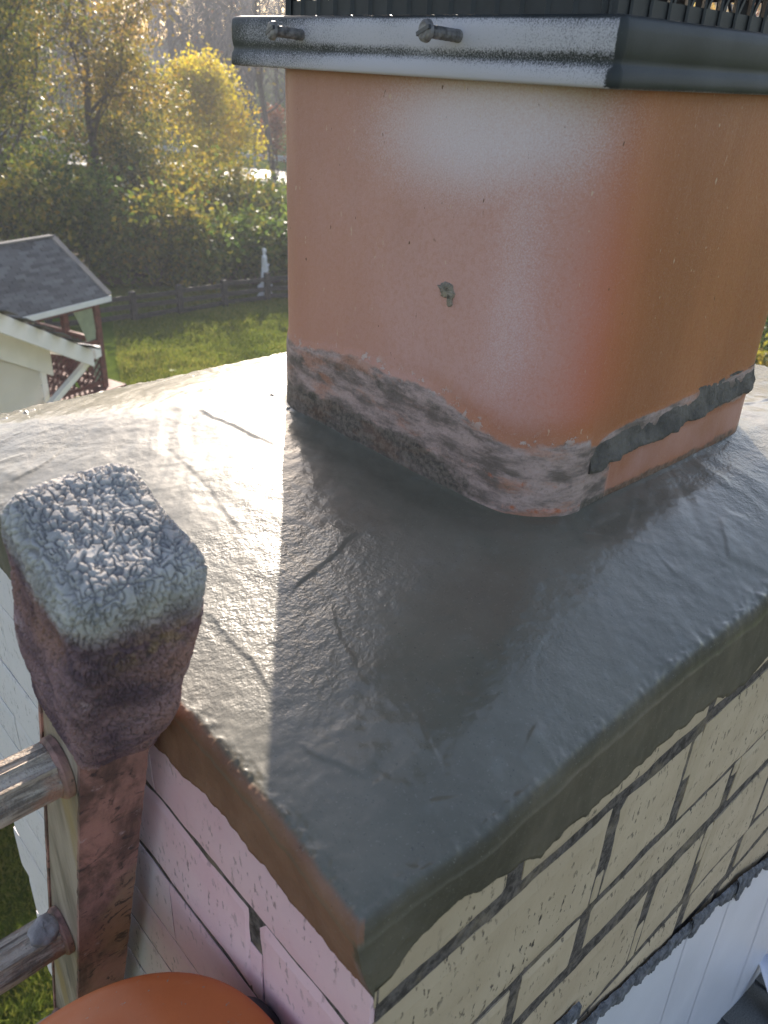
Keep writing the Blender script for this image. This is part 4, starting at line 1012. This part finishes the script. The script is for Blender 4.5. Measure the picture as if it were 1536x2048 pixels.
# ------------------------------------------------------------------ gazebo
def gazebo():
    D = 18.5
    c = ray(212, 590); c /= np.linalg.norm(c[:2]); C0 = CAM+c*D                        # near right eave corner
    l = ray(0, 642); l /= np.linalg.norm(l[:2]); C1 = CAM+l*(D-1.6)
    root = empty('gazebo', (C0[0], C0[1], GZ)); O = Vector(root.location)
    tag(root, 'dark red wooden gazebo with charcoal shingle roof and pale green curtains', 'gazebo')
    t = Vector((C1[0]-C0[0], C1[1]-C0[1], 0)).normalized(); n = Vector((t.y, -t.x, 0))
    if n.dot(Vector(CAM)-Vector(C0)) < 0: n = -n
    ze = float(C0[2])
    def W(s, o, z): return Vector((C0[0], C0[1], 0))+t*s-n*o+Vector((0, 0, z))-O          # o goes away from the viewer
    LN, RH = 4.2, 1.08
    rr = ray(130, 468); rp = CAM+rr*((ze+RH-CAM[2])/rr[2]); dv = Vector((rp[0]-C0[0], rp[1]-C0[1], 0)); IN = max(.2, dv.dot(t)); DP = 2*max(1.2, -dv.dot(n))
    print('gazebo', IN, DP)
    # hipped roof: near slope, right hip, far slope, left hip
    r0, r1 = W(IN, DP/2, ze+RH), W(LN-IN, DP/2, ze+RH)
    e = [W(-.05, -.05, ze), W(LN+.05, -.05, ze), W(LN+.05, DP+.05, ze), W(-.05, DP+.05, ze)]
    V = [*e, r0, r1] + [p-Vector((0, 0, .06)) for p in e]
    mesh_obj('roof_deck', V, [(0, 1, 5, 4), (1, 2, 5), (2, 3, 4, 5), (3, 0, 4), (0, 6, 7, 1), (1, 7, 8, 2), (2, 8, 9, 3), (3, 9, 6, 0), (6, 9, 8, 7)], MAT['roofing2'], root)
    # shingles on the near slope, each tab its own piece
    up = (r0+(r1-r0)*.0) ; foot = W(IN, -.05, ze); slope = (up-foot); SL = slope.length; sd = slope.normalized()
    nn = t.cross(sd).normalized()
    if nn.z < 0: nn = -nn
    nc = 19; L = SL/nc; src = None
    for c_ in range(nc):
        f = (c_+.5)/nc; s0 = -.05+(IN+.05)*f; s1 = LN+.05-(IN+.05)*f; w_ = .275; k = 0
        s = s0 + (0 if c_ % 2 else -.14)
        while s < s1:
            a = max(s, s0); b = min(s+w_, s1)
            if b-a > .04:
                p = W((a+b)/2, -.05, ze)+sd*(L*c_)+nn*.006
                M = Matrix(((t.x, sd.x, nn.x, p.x), (t.y, sd.y, nn.y, p.y), (t.z, sd.z, nn.z, p.z), (0, 0, 0, 1))) @ Matrix.Diagonal(((b-a)/w_, 1, random.uniform(.7, 1.5), 1))
                if src is None:
                    src = MB().box(-w_/2+.006, w_/2-.006, 0, L*1.12, -.002, .012).build('shingle', MAT['roofing2'], root); src.matrix_local = M
                else: inst('shingle', src, root, M)
            s += w_
    for (a, b) in ((e[0], e[1]), (e[0], e[3]), (e[3], e[2]), (e[1], e[2])):
        MB().bar(a-Vector((0, 0, .07)), b-Vector((0, 0, .07)), .09, .11).build('eave_gutter', MAT['trim'], root)
    hip = MB()
    for a, b in ((e[0], r0), (e[1], r1), (e[3], r0), (e[2], r1), (r0, r1)): hip.bar(a+Vector((0, 0, .015)), b+Vector((0, 0, .015)), .16, .03)
    hip.build('hip_cap', MAT['roofing2'], root)
    pz = ze-.12; posts = [(.18, .18), (LN-.18, .18), (.18, DP-.18), (LN-.18, DP-.18), (LN/2, .18), (.18, DP/2)]
    for (s, o) in posts: MB().bar(W(s, o, GZ), W(s, o, pz), .13, .13, up=n).build('post', MAT['redwood'], root)
    for (a, b) in (((.18, .18), (LN-.18, .18)), ((.18, .18), (.18, DP-.18)), ((.18, DP-.18), (LN-.18, DP-.18)), ((LN-.18, .18), (LN-.18, DP-.18))):
        MB().bar(W(*a, pz-.05), W(*b, pz-.05), .10, .14).build('header_beam', MAT['redwood'], root)
        for h in (1.05, .12): MB().bar(W(*a, GZ+h+.35), W(*b, GZ+h+.35), .09, .09).build('rail', MAT['redwood'], root)
        # lattice
        A3, B3 = W(*a, GZ+.52), W(*b, GZ+.52); Ln = (B3-A3).length; d = (B3-A3).normalized(); hgt = .84
        k = 0; st = .17; off = d.cross(Vector((0, 0, 1)))*.012
        x = -hgt
        while x < Ln:
            for sgn in (1, -1):
                a0, a1 = max(0, x), min(Ln, x+hgt)
                if a1-a0 > .05:
                    h0, h1 = a0-x, a1-x
                    if sgn < 0: h0, h1 = hgt-h0, hgt-h1
                    MB().bar(A3+d*a0+Vector((0, 0, h0))+off*sgn, A3+d*a1+Vector((0, 0, h1))+off*sgn, .012, .055, up=d.cross(Vector((0, 0, 1)))).build('lattice_slat', MAT['redwood'], root)
            x += st
    # sloping stair rail glimpsed through the opening
    MB().bar(W(.5, 2.6, GZ+1.5), W(2.2, 2.8, GZ+2.4), .09, .12).build('stair_rail', MAT['redwood'], root)
    # gathered curtains tied back at the posts
    def curtain(s, o, w_, tie):
        V = []; F = []; nu, nv = 40, 16
        for j in range(nv+1):
            v = j/nv; z = pz-.08-v*1.75; wid = w_*(1-.62*math.sin(min(1, v/.75)*math.pi/2)) ; sh = tie*w_*.35*math.sin(min(1, v/.75)*math.pi/2)
            for i in range(nu+1):
                u = i/nu-.5; V.append(W(s+u*wid+sh, o+.035*math.sin(i*1.25)*(1-.4*v), z))
        for j in range(nv):
            for i in range(nu): a = j*(nu+1)+i; F.append((a, a+1, a+nu+2, a+nu+1))
        n0 = len(V); V += [v-n*.006 for v in V]; F += [tuple(n0+q for q in f[::-1]) for f in F]
        mesh_obj('curtain', V, F, MAT['curtain'], root, True)
    curtain(.50, .20, .55, -1); curtain(2.1, .20, .5, 1); curtain(.5, DP-.25, .5, -1)
    MB().box(-.2, LN+.1, -.1, DP+.1, 0, .35, Matrix(((t.x, -n.x, 0, W(0, 0, 0).x), (t.y, -n.y, 0, W(0, 0, 0).y), (0, 0, 1, 0), (0, 0, 0, 1)))).build('deck', MAT['redwood'], root)
gazebo()

# ------------------------------------------------------------------ rail fence and statue
def fence():
    root = empty('rail_fence', tuple(yard(400, 25))); O = Vector(root.location); tag(root, 'dark weathered three rail wooden fence at the edge of the lawn', 'fence')
    P = [yard(px, d) for px, d in ((60, 24.2), (150, 24.4), (245, 24.8), (345, 25.4), (440, 26.2), (531, 27.0), (640, 27.6), (760, 28), (880, 28.2), (1010, 28.4), (1140, 28.4), (1300, 28), (1480, 27), (1660, 26))]
    for i, p in enumerate(P):
        q = Vector(p)-O; MB().box(q.x-.085, q.x+.085, q.y-.085, q.y+.085, -.1, .92+.05*math.sin(i*3)).build('fence_post', MAT['oldwood'], root, bevel=.01)
    for i in range(len(P)-1):
        a, b = Vector(P[i])-O, Vector(P[i+1])-O
        for h in (.18, .46, .75):
            MB().bar(a+Vector((0, 0, h+.03*math.sin(i*5+h*9))), b+Vector((0, 0, h+.03*math.sin(i*7+h*4))), .06, .13).build('fence_rail', MAT['oldwood'], root)
fence()
def statue():
    p = yard(526, 27.7); root = empty('garden_statue', tuple(p)); tag(root, 'white stone statue of a robed figure on a pedestal behind the fence', 'statue')
    def loft(prof, name, nn=28, fold=0):
        V = []; F = []
        for (z, rx, ry, ox, oy) in prof:
            for k in range(nn):
                t = 2*math.pi*k/nn; f = 1+fold*math.sin(t*9+z*3)
                V.append((ox+rx*math.cos(t)*f, oy+ry*math.sin(t)*f, z))
        for i in range(len(prof)-1):
            for k in range(nn): F.append((i*nn+k, i*nn+(k+1) % nn, (i+1)*nn+(k+1) % nn, (i+1)*nn+k))
        F += [tuple(range(nn))[::-1], tuple((len(prof)-1)*nn+k for k in range(nn))]
        return mesh_obj(name, V, F, MAT['stone'], root, True)
    mb = MB(); mb.box(-.22, .22, -.22, .22, 0, .10); mb.box(-.18, .18, -.18, .18, .10, .34); mb.box(-.21, .21, -.21, .21, .34, .40); mb.build('pedestal', MAT['stone'], root, bevel=.015)
    k = .62
    b = [(.40, .16, .15, 0, 0), (.46, .165, .15, 0, 0), (.70, .14, .125, .01, 0), (.92, .125, .105, .015, 0), (1.08, .105, .09, .012, 0), (1.20, .115, .09, .0, 0), (1.30, .135, .085, 0, 0), (1.36, .12, .07, 0, 0), (1.39, .055, .05, 0, 0), (1.43, .04, .04, 0, 0),
         (1.46, .052, .058, 0, -.005), (1.52, .064, .072, 0, -.008), (1.575, .058, .068, 0, 0), (1.61, .032, .04, 0, .005), (1.618, .008, .01, 0, .005)]
    loft(b, 'robed_figure', 40, .035)
    MB().tube([(-.125, 0, 1.32), (-.17, -.02, 1.16), (-.15, -.10, 1.03), (-.03, -.14, 1.08), (.02, -.14, 1.10)], [.042, .038, .033, .028, .02], 10).build('folded_arm', MAT['stone'], root, True)
    MB().tube([(.125, 0, 1.32), (.175, 0, 1.16), (.17, -.05, 1.0), (.15, -.08, .9), (.145, -.09, .86)], [.042, .038, .032, .027, .02], 10).build('hanging_arm', MAT['stone'], root, True)
    root.scale = (.98, .98, .98); root.rotation_euler = (0, 0, .7)
statue()

# ------------------------------------------------------------------ trees and shrubs
def leaf_mesh(centers, size, rng, tone_bias=0, elong=1.5):
    n = len(centers)
    a = rng.normal(size=(n, 3)); a /= np.linalg.norm(a, axis=1)[:, None]
    b = rng.normal(size=(n, 3)); b -= (b*a).sum(1)[:, None]*a; b /= np.linalg.norm(b, axis=1)[:, None]
    s = size*rng.uniform(.6, 1.3, n)[:, None]; c = np.cross(a, b)*.25
    p0 = centers-a*s*elong*.5; p1 = centers+b*s*.42+c*s*.5; p2 = centers+a*s*elong*.5; p3 = centers-b*s*.42+c*s*.5
    V = np.stack([p0, p1, p2, p3], 1).reshape(-1, 3); F = np.arange(4*n).reshape(n, 4)
    tone = np.repeat(np.clip(rng.beta(2, 2.2, n)+tone_bias, 0, 1), 4)
    return V, F, tone
def skeleton(rng, h, spread, base, levels=3, nb=(9, 5, 4), lean=0.0):
    """list of (points, radii) tubes and the twig points"""
    tubes = []; tips = []
    r0 = h*.0115+.035
    k = 9; x = np.cumsum(rng.normal(0, h*.012, k)); y = np.cumsum(rng.normal(0, h*.012, k)); t = np.linspace(0, 1, k)
    trunk = np.stack([x-x[0]+lean*h*t**1.5, y-y[0], t*h], -1); tubes.append((trunk, r0*(1-t*.92)))
    def grow(p, d, L, r, lev):
        m = 5; pts = [p]; q = p.copy(); dd = d.copy()
        for i in range(m):
            dd = dd+rng.normal(0, .13, 3)+np.array([0, 0, .05]); dd /= np.linalg.norm(dd); q = q+dd*L/m; pts.append(q.copy())
        pts = np.array(pts); tubes.append((pts, np.linspace(r, r*.25, m+1)))
        if lev >= levels:
            tips.extend(pts[2:]); return
        for j in range(nb[lev]):
            f = rng.uniform(.3, 1.0); i = min(m-1, int(f*m)); s = pts[i]+(pts[i+1]-pts[i])*(f*m-i)
            nd = dd*.7+rng.normal(0, .62, 3); nd[2] += .12; nd /= np.linalg.norm(nd)
            grow(s, nd, L*rng.uniform(.42, .66), r*.5, lev+1)
    for j in range(nb[0]):
        f = base+(1-base)*((j+rng.uniform(0, 1))/nb[0]); i = min(k-2, int(f*(k-1))); s = trunk[i]+(trunk[i+1]-trunk[i])*(f*(k-1)-i)
        an = rng.uniform(0, 2*np.pi); el = rng.uniform(.25, .9)+.4*f
        d = np.array([math.cos(an)*math.cos(el), math.sin(an)*math.cos(el), math.sin(el)])
        grow(s, d, spread*rng.uniform(.7, 1.15)*(1.15-.6*f), r0*.42*(1.2-f), 1)
    return tubes, np.array(tips)
def build_tree(name, label, p, h, spread, base, mat, leaves, size, seed, bark='bark', clump=.35, nb=(9, 5, 4), tone=0, group=None, lean=0, cat='tree', twigs=True):
    rng = np.random.default_rng(seed); tubes, tips = skeleton(rng, h, spread, base, 3, nb, lean)
    root = empty(name, tuple(p)); tag(root, label, cat, group)
    V = []; F = []; b0 = 0
    for pts, rad in tubes:
        n = 7 if rad[0] > .05 else (5 if rad[0] > .02 else 3); m = len(pts)
        d = np.gradient(pts, axis=0); d /= np.linalg.norm(d, axis=1)[:, None]+1e-9
        r = np.cross(d, np.array([.2, .5, .84])); r /= np.linalg.norm(r, axis=1)[:, None]+1e-9; u = np.cross(d, r)
        an = np.arange(n)*2*np.pi/n; rr = np.maximum(rad, .006)
        ring = pts[:, None]+(r[:, None]*np.cos(an)[None, :, None]+u[:, None]*np.sin(an)[None, :, None])*rr[:, None, None]
        V.append(ring.reshape(-1, 3)); idx = b0+np.arange(m*n).reshape(m, n); b0 += m*n
        F.append(np.stack([idx[:-1], np.roll(idx[:-1], -1, 1), np.roll(idx[1:], -1, 1), idx[1:]], -1).reshape(-1, 4))
    mesh_obj('trunk', np.concatenate(V), np.concatenate(F), MAT[bark], root, True)
    if leaves:
        c = tips[rng.integers(0, len(tips), leaves)]+rng.normal(0, clump, (leaves, 3))*np.array([1, 1, .75])
        c = c[c[:, 2] > .15]
        V, F, tn = leaf_mesh(c, size, rng, tone)
        # patches of the crown turn together
        tn = np.clip(tn+.28*np.repeat(noise(c[:, 0]/1.1, c[:, 1]/1.1, c[:, 2]/1.1, seed), 4), 0, 1)
        mesh_obj('crown', V, F, MAT[mat], root, False, dict(tone=tn))
    return root
def shrub(label, p, rx, h, mat, leaves, size, seed, tone=0, group=None):
    rng = np.random.default_rng(seed); root = empty('shrub', tuple(p)); tag(root, label, 'shrub', group)
    mb = MB(); ends = []
    for k in range(11):
        an = rng.uniform(0, 6.28); q = np.array([math.cos(an)*rx*rng.uniform(.2, .8), math.sin(an)*rx*rng.uniform(.2, .8), h*rng.uniform(.55, .95)])
        mid = q*np.array([.4, .4, .55])+rng.normal(0, .08, 3); mb.tube([(q[0]*.1, q[1]*.1, 0), mid, q], [.028, .018, .007], 5, False); ends += [mid, q, (mid+q)/2]
    mb.build('stem', MAT['bark'], root, True)
    ends = np.array(ends); nb = 26
    bl = np.stack([rng.normal(0, rx*.48, nb), rng.normal(0, rx*.48, nb), h*rng.beta(2.2, 1.5, nb)], -1)
    src = np.concatenate([ends, bl]); wts = rng.uniform(.12, .34, len(src))*max(rx, h*.5)
    i = rng.integers(0, len(src), leaves); c = src[i]+rng.normal(0, 1, (leaves, 3))*wts[i][:, None]*np.array([1, 1, .8]); c = c[c[:, 2] > .03]
    V, F, tn = leaf_mesh(c, size, rng, tone)
    tn = np.clip(tn+.40*np.repeat(noise(c[:, 0]/.5, c[:, 1]/.5, c[:, 2]/.5, seed), 4), 0, 1)
    mesh_obj('foliage', V, F, MAT[mat], root, False, dict(tone=tn))

T = build_tree
T('autumn_tree', 'tall olive gold tree with one dark straight trunk behind the gazebo', yard(196, 33), 13, 2.9, .22, 'olive', 15000, .10, 1, tone=.02, nb=(15, 5, 4), clump=.42)
T('autumn_tree', 'leafy olive tree at the left edge above the gazebo roof', yard(30, 32), 12, 3.4, .15, 'mixed', 14000, .105, 2, tone=.05, nb=(13, 5, 4), clump=.45)
T('autumn_tree', 'dense dark olive tree between the two tall trees at left', yard(105, 40), 11.5, 3.6, .1, 'mixed', 13000, .12, 3, tone=-.08, nb=(13, 5, 4), clump=.5)
T('autumn_tree', 'bright yellow bushy tree standing before the road', yard(425, 46), 5.4, 2.7, .03, 'bright', 17000, .125, 4, tone=.0, nb=(19, 5, 3), clump=.38)
T('autumn_tree', 'low yellow green tree right of the tall dark trunk', yard(285, 37), 5.6, 2.2, .12, 'mixed', 8000, .11, 5, tone=.12, nb=(11, 5, 3), clump=.42)
T('autumn_tree', 'slim orange tinged tree far behind the olive trees', yard(255, 58), 9, 2.0, .2, 'yellow', 3000, .13, 6, tone=.18, nb=(10, 4, 3))
T('autumn_tree', 'green and yellow tree beyond the frame of the left edge', yard(-110, 35), 11, 3.6, .1, 'mixed', 9000, .13, 7, nb=(11, 5, 3), clump=.5)
GB = 'bare trees beyond the road'
for i, (px, d, h, lab) in enumerate(((345, 72, 17, 'tall bare grey tree above the yellow bushy tree'), (452, 80, 16, 'bare forked grey tree left of the cap'), (551, 55, 15, 'dark bare trunk standing right beside the flue tile'),
                                     (510, 92, 18, 'thin bare tree behind the road left of the dark trunk'), (395, 98, 18, 'faint bare tree on the hillside over the yellow tree'), (250, 90, 17, 'faint bare tree behind the tall olive tree'))):
    T('bare_tree', lab, (*yard(px, d)[:2], gz(*yard(px, d)[:2])), h, h*.30, .25, 'olive', 260, .14, 20+i, bark='greybark' if i != 2 else 'bark', nb=(13, 6, 5), group=GB, lean=.03 if i == 2 else 0)
T('red_shrub_tree', 'small rust red tree beside the road next to the flue tile', yard(556, 58), 3.6, 1.3, .1, 'rust', 2400, .12, 30, nb=(9, 4, 3))
# right of the chimney, seen past the cap and the crown
RL = ['orange autumn tree seen through the cap mesh at right', 'golden tree hidden mostly behind the cap', 'olive tree behind the flue tile', 'rust coloured tree behind the right of the cap', 'green tree at the far right beyond the crown']
for i, (px, d, h, m) in enumerate(((1500, 42, 14, 'rust'), (1250, 45, 13, 'yellow'), (900, 46, 12, 'olive'), (1380, 55, 14, 'yellow'), (1640, 34, 12, 'mixed'))):
    T('autumn_tree', RL[i], yard(px, d), h, 3.6, .12, m, 5200, .15, 40+i, nb=(11, 5, 3), clump=.5, tone=.05)
GS = 'shrubs behind the rail fence'
SH = [(240, 29.6, 1.6, 2.5, 'green', .02, 'dark green shrub just right of the gazebo roof'), (300, 29.2, 1.5, 2.6, 'mixed', .05, 'yellow flecked shrub behind the left fence rails'),
      (360, 29.6, 1.5, 2.9, 'mixed', .08, 'tall yellow green shrub in the middle of the hedge'), (415, 29.2, 1.4, 1.9, 'green', .0, 'shaded green shrub left of the pale statue shrubs'),
      (465, 30, 1.5, 2.0, 'green', .1, 'glossy green shrub a little left of the statue'), (530, 30.2, 1.5, 2.1, 'green', .15, 'bright tall shrub directly behind the statue'),
      (585, 29.8, 1.5, 2.0, 'green', .12, 'bright green shrub touching the flue tile edge'), (190, 30.5, 1.5, 2.2, 'green', -.05, 'dark shrub behind the gazebo roof ridge'),
      (330, 33, 1.8, 3.8, 'mixed', .12, 'back row yellow green shrub under the olive tree'), (440, 34, 1.8, 3.6, 'mixed', .1, 'back row olive shrub below the yellow tree'),
      (250, 34, 1.8, 4.2, 'mixed', .0, 'back row shrub beside the tall dark trunk'), (500, 36, 1.8, 2.3, 'green', .18, 'low sunlit shrub in front of the road'), (570, 36, 1.8, 2.3, 'green', .18, 'sunlit shrub below the guard rail beside the flue'),
      (120, 31, 1.8, 4.0, 'green', -.05, 'dark shrub above the gazebo ridge'), (20, 29, 1.8, 4.0, 'mixed', .0, 'shrub above the left of the gazebo roof'),
      (1555, 18, 1.4, 2.4, 'mixed', .05, 'shrub at the right edge past the flue tile'), (1620, 21, 1.6, 3.0, 'green', .05, 'green shrub past the right picture edge'), (1500, 24, 1.6, 2.6, 'mixed', .0, 'shrub behind the right corner of the flue tile'),
      (700, 30, 1.6, 1.9, 'green', .1, 'shrub behind the left of the flue tile'), (850, 30, 1.6, 2.6, 'mixed', .05, 'shrub behind the middle of the flue tile'), (1020, 30, 1.6, 2.6, 'green', .05, 'shrub behind the right half of the flue tile')]
for i, (px, d, rx, h, m, tn, lab) in enumerate(SH):
    shrub(lab, yard(px, d), rx, h, m, 4200 if px < 620 else 2400, .135, 70+i, tn, GS)

# unseen shrubs added to shade the lower lawn; the crown hides them from here
shrub('round green shrub added unseen behind the crown to shade the lawn', (4.2, 9.8, GZ), 1.6, 2.0, 'green', 5200, .12, 140)
shrub('second unseen shrub added beside the first to shade the lawn', (2.9, 9.0, GZ), 1.2, 1.8, 'green', 4200, .12, 141)
def grass_blades():
    rng = np.random.default_rng(5); P = []
    n = 90000; px = rng.uniform(200, 620, n); d = np.sqrt(rng.uniform(16**2, 28.5**2, n))
    q = np.array([[(c-768)/1633.16, (400-1024)/1633.16, 1.0] for c in px]) @ CR
    h = q[:, :2]/np.linalg.norm(q[:, :2], axis=1)[:, None]; a = CAM[None, :2]+h*d[:, None]
    m = 26000; b = np.stack([rng.uniform(-.5, 1.8, m), rng.uniform(3.4, 7.6, m)], -1)
    a = np.concatenate([a, b]); n = len(a); D = np.hypot(a[:, 0]-CAM[0], a[:, 1]-CAM[1])
    z = GZ+.12*fbm(a[:, 0]/9, a[:, 1]/9, seed=3)*sstep(10, 25, D)-.01
    L = rng.uniform(.05, .11, n)*(1+.5*noise(a[:, 0]*2, a[:, 1]*2, seed=9)); an = rng.uniform(0, 6.283, n); w_ = rng.uniform(.006, .016, n)*np.where(D > 12, 1.5, .6)
    t = np.stack([np.cos(an), np.sin(an), 0*an], -1); ln = rng.normal(0, .45, (n, 2))
    base = np.stack([a[:, 0], a[:, 1], z], -1); tip = base+np.stack([ln[:, 0]*L, ln[:, 1]*L, L], -1)
    V = np.stack([base-t*w_[:, None], base+t*w_[:, None], tip+t*w_[:, None]*.2, tip-t*w_[:, None]*.2], 1).reshape(-1, 3)
    tone = np.repeat(np.clip(rng.beta(2, 2, n)+.2*noise(a[:, 0]*.7, a[:, 1]*.7, seed=4), 0, 1), 4)
    o = mesh_obj('grass', V, np.arange(4*n).reshape(n, 4), m_leaf('grass_blades', [(.06, .095, .014), (.13, .175, .024), (.23, .25, .04), (.32, .28, .07)], .5), attrs=dict(tone=tone))
    tag(o, 'short green lawn grass inside the rail fence', 'grass', kind='stuff')
grass_blades()
# far wood on the rise beyond the road: reads as one grey-brown mass
def far_wood():
    rng = np.random.default_rng(99); V = []; F = []; b0 = 0; tw = []
    for i in range(800):
        px = rng.uniform(-500, 2100); d = rng.uniform(74, 175); p = yard(px, d); z = gz(p[0], p[1])-.5; h = rng.uniform(11, 19); r = rng.uniform(.09, .2)
        ln = rng.normal(0, .4, 2)
        for k in range(3):
            pass
        q = np.array([[p[0], p[1], z], [p[0]+ln[0]*.4, p[1]+ln[1]*.4, z+h*.5], [p[0]+ln[0], p[1]+ln[1], z+h]])
        for a, rr in zip(q, (r, r*.6, r*.12)):
            for t in range(4): V.append((a[0]+rr*math.cos(t*1.57), a[1]+rr*math.sin(t*1.57), a[2]))
        for s in range(2):
            for t in range(4): F.append((b0+s*4+t, b0+s*4+(t+1) % 4, b0+s*4+4+(t+1) % 4, b0+s*4+4+t))
        b0 += 12
        m = 230; f = rng.uniform(.2, 1, m); st = q[0]+(q[2]-q[0])*f[:, None]; an = rng.uniform(0, 6.28, m); el = rng.uniform(.3, 1.2, m); L = rng.uniform(.5, 3.2, m)*(1.25-f)
        dr = np.stack([np.cos(an)*np.cos(el), np.sin(an)*np.cos(el), np.sin(el)], -1); off = rng.normal(0, .5, (m, 3))*(f < .98)[:, None]
        tw.append(np.concatenate([st+off, st+off+dr*L[:, None]], 1))
    tw = np.concatenate(tw); a, b = tw[:, :3], tw[:, 3:]; n = len(a)
    s = np.cross(b-a, rng.normal(size=(n, 3))); s /= np.linalg.norm(s, axis=1)[:, None]; s *= rng.uniform(.02, .06, n)[:, None]
    TV = np.stack([a-s, a+s, b+s*.3, b-s*.3], 1).reshape(-1, 3); TF = b0+np.arange(4*n).reshape(n, 4)
    tag(mesh_obj('far_wood', np.concatenate([np.array(V), TV]), np.concatenate([np.array(F), TF]), simple('far_bark', (.062, .058, .056), .95, .3, 3)), 'leafless grey brown wood on the rise beyond the road', 'wood', kind='stuff')
    c = a[rng.integers(0, n, 9000)]+rng.normal(0, .6, (9000, 3)); LV, LF, tn = leaf_mesh(c, .22, rng)
    tag(mesh_obj('far_leaves', LV, LF, MAT['rust'], attrs=dict(tone=tn)), 'last rusty leaves scattered through the far bare wood', 'leaves', kind='stuff')
far_wood()

# far house roof among the trees
def far_house():
    p = yard(322, 105); z = gz(p[0], p[1]); root = empty('far_house', (p[0], p[1], z)); tag(root, 'distant grey roofed house half hidden among bare trees', 'house')
    MB().box(-4, 4, -3, 3, 0, 3.0).build('house_wall', MAT['housewall'], root)
    V = [(-4.4, -3.4, 2.9), (4.4, -3.4, 2.9), (4.4, 3.4, 2.9), (-4.4, 3.4, 2.9), (-4.4, 0, 5.4), (4.4, 0, 5.4)]
    mesh_obj('roof', V, [(0, 1, 5, 4), (2, 3, 4, 5), (1, 2, 5), (3, 0, 4), (0, 3, 2, 1)], MAT['roofing2'], root)
    for x in (-2.4, 0, 2.4): MB().box(x-.45, x+.45, -3.03, -2.98, 1, 2.3).build('window', MAT['dgrey'], root)
    root.rotation_euler = (0, 0, .5)
far_house()

# ------------------------------------------------------------------ sunlit air
def haze():
    o = MB().box(-74, 264, -74, 264, GZ-3, 30).build('haze', None); t = NT('thin_haze'); t.n.remove(t.b)
    v = t.new('ShaderNodeVolumePrincipled'); v.inputs['Color'].default_value = (.86, .90, 1, 1); v.inputs['Density'].default_value = .0013; v.inputs['Anisotropy'].default_value = .25
    t.t.links.new(v.outputs[0], t.out.inputs['Volume']); o.data.materials.append(t.m)
    tag(o, 'thin pale haze in the backlit air over the yard', 'haze', kind='stuff')
haze()
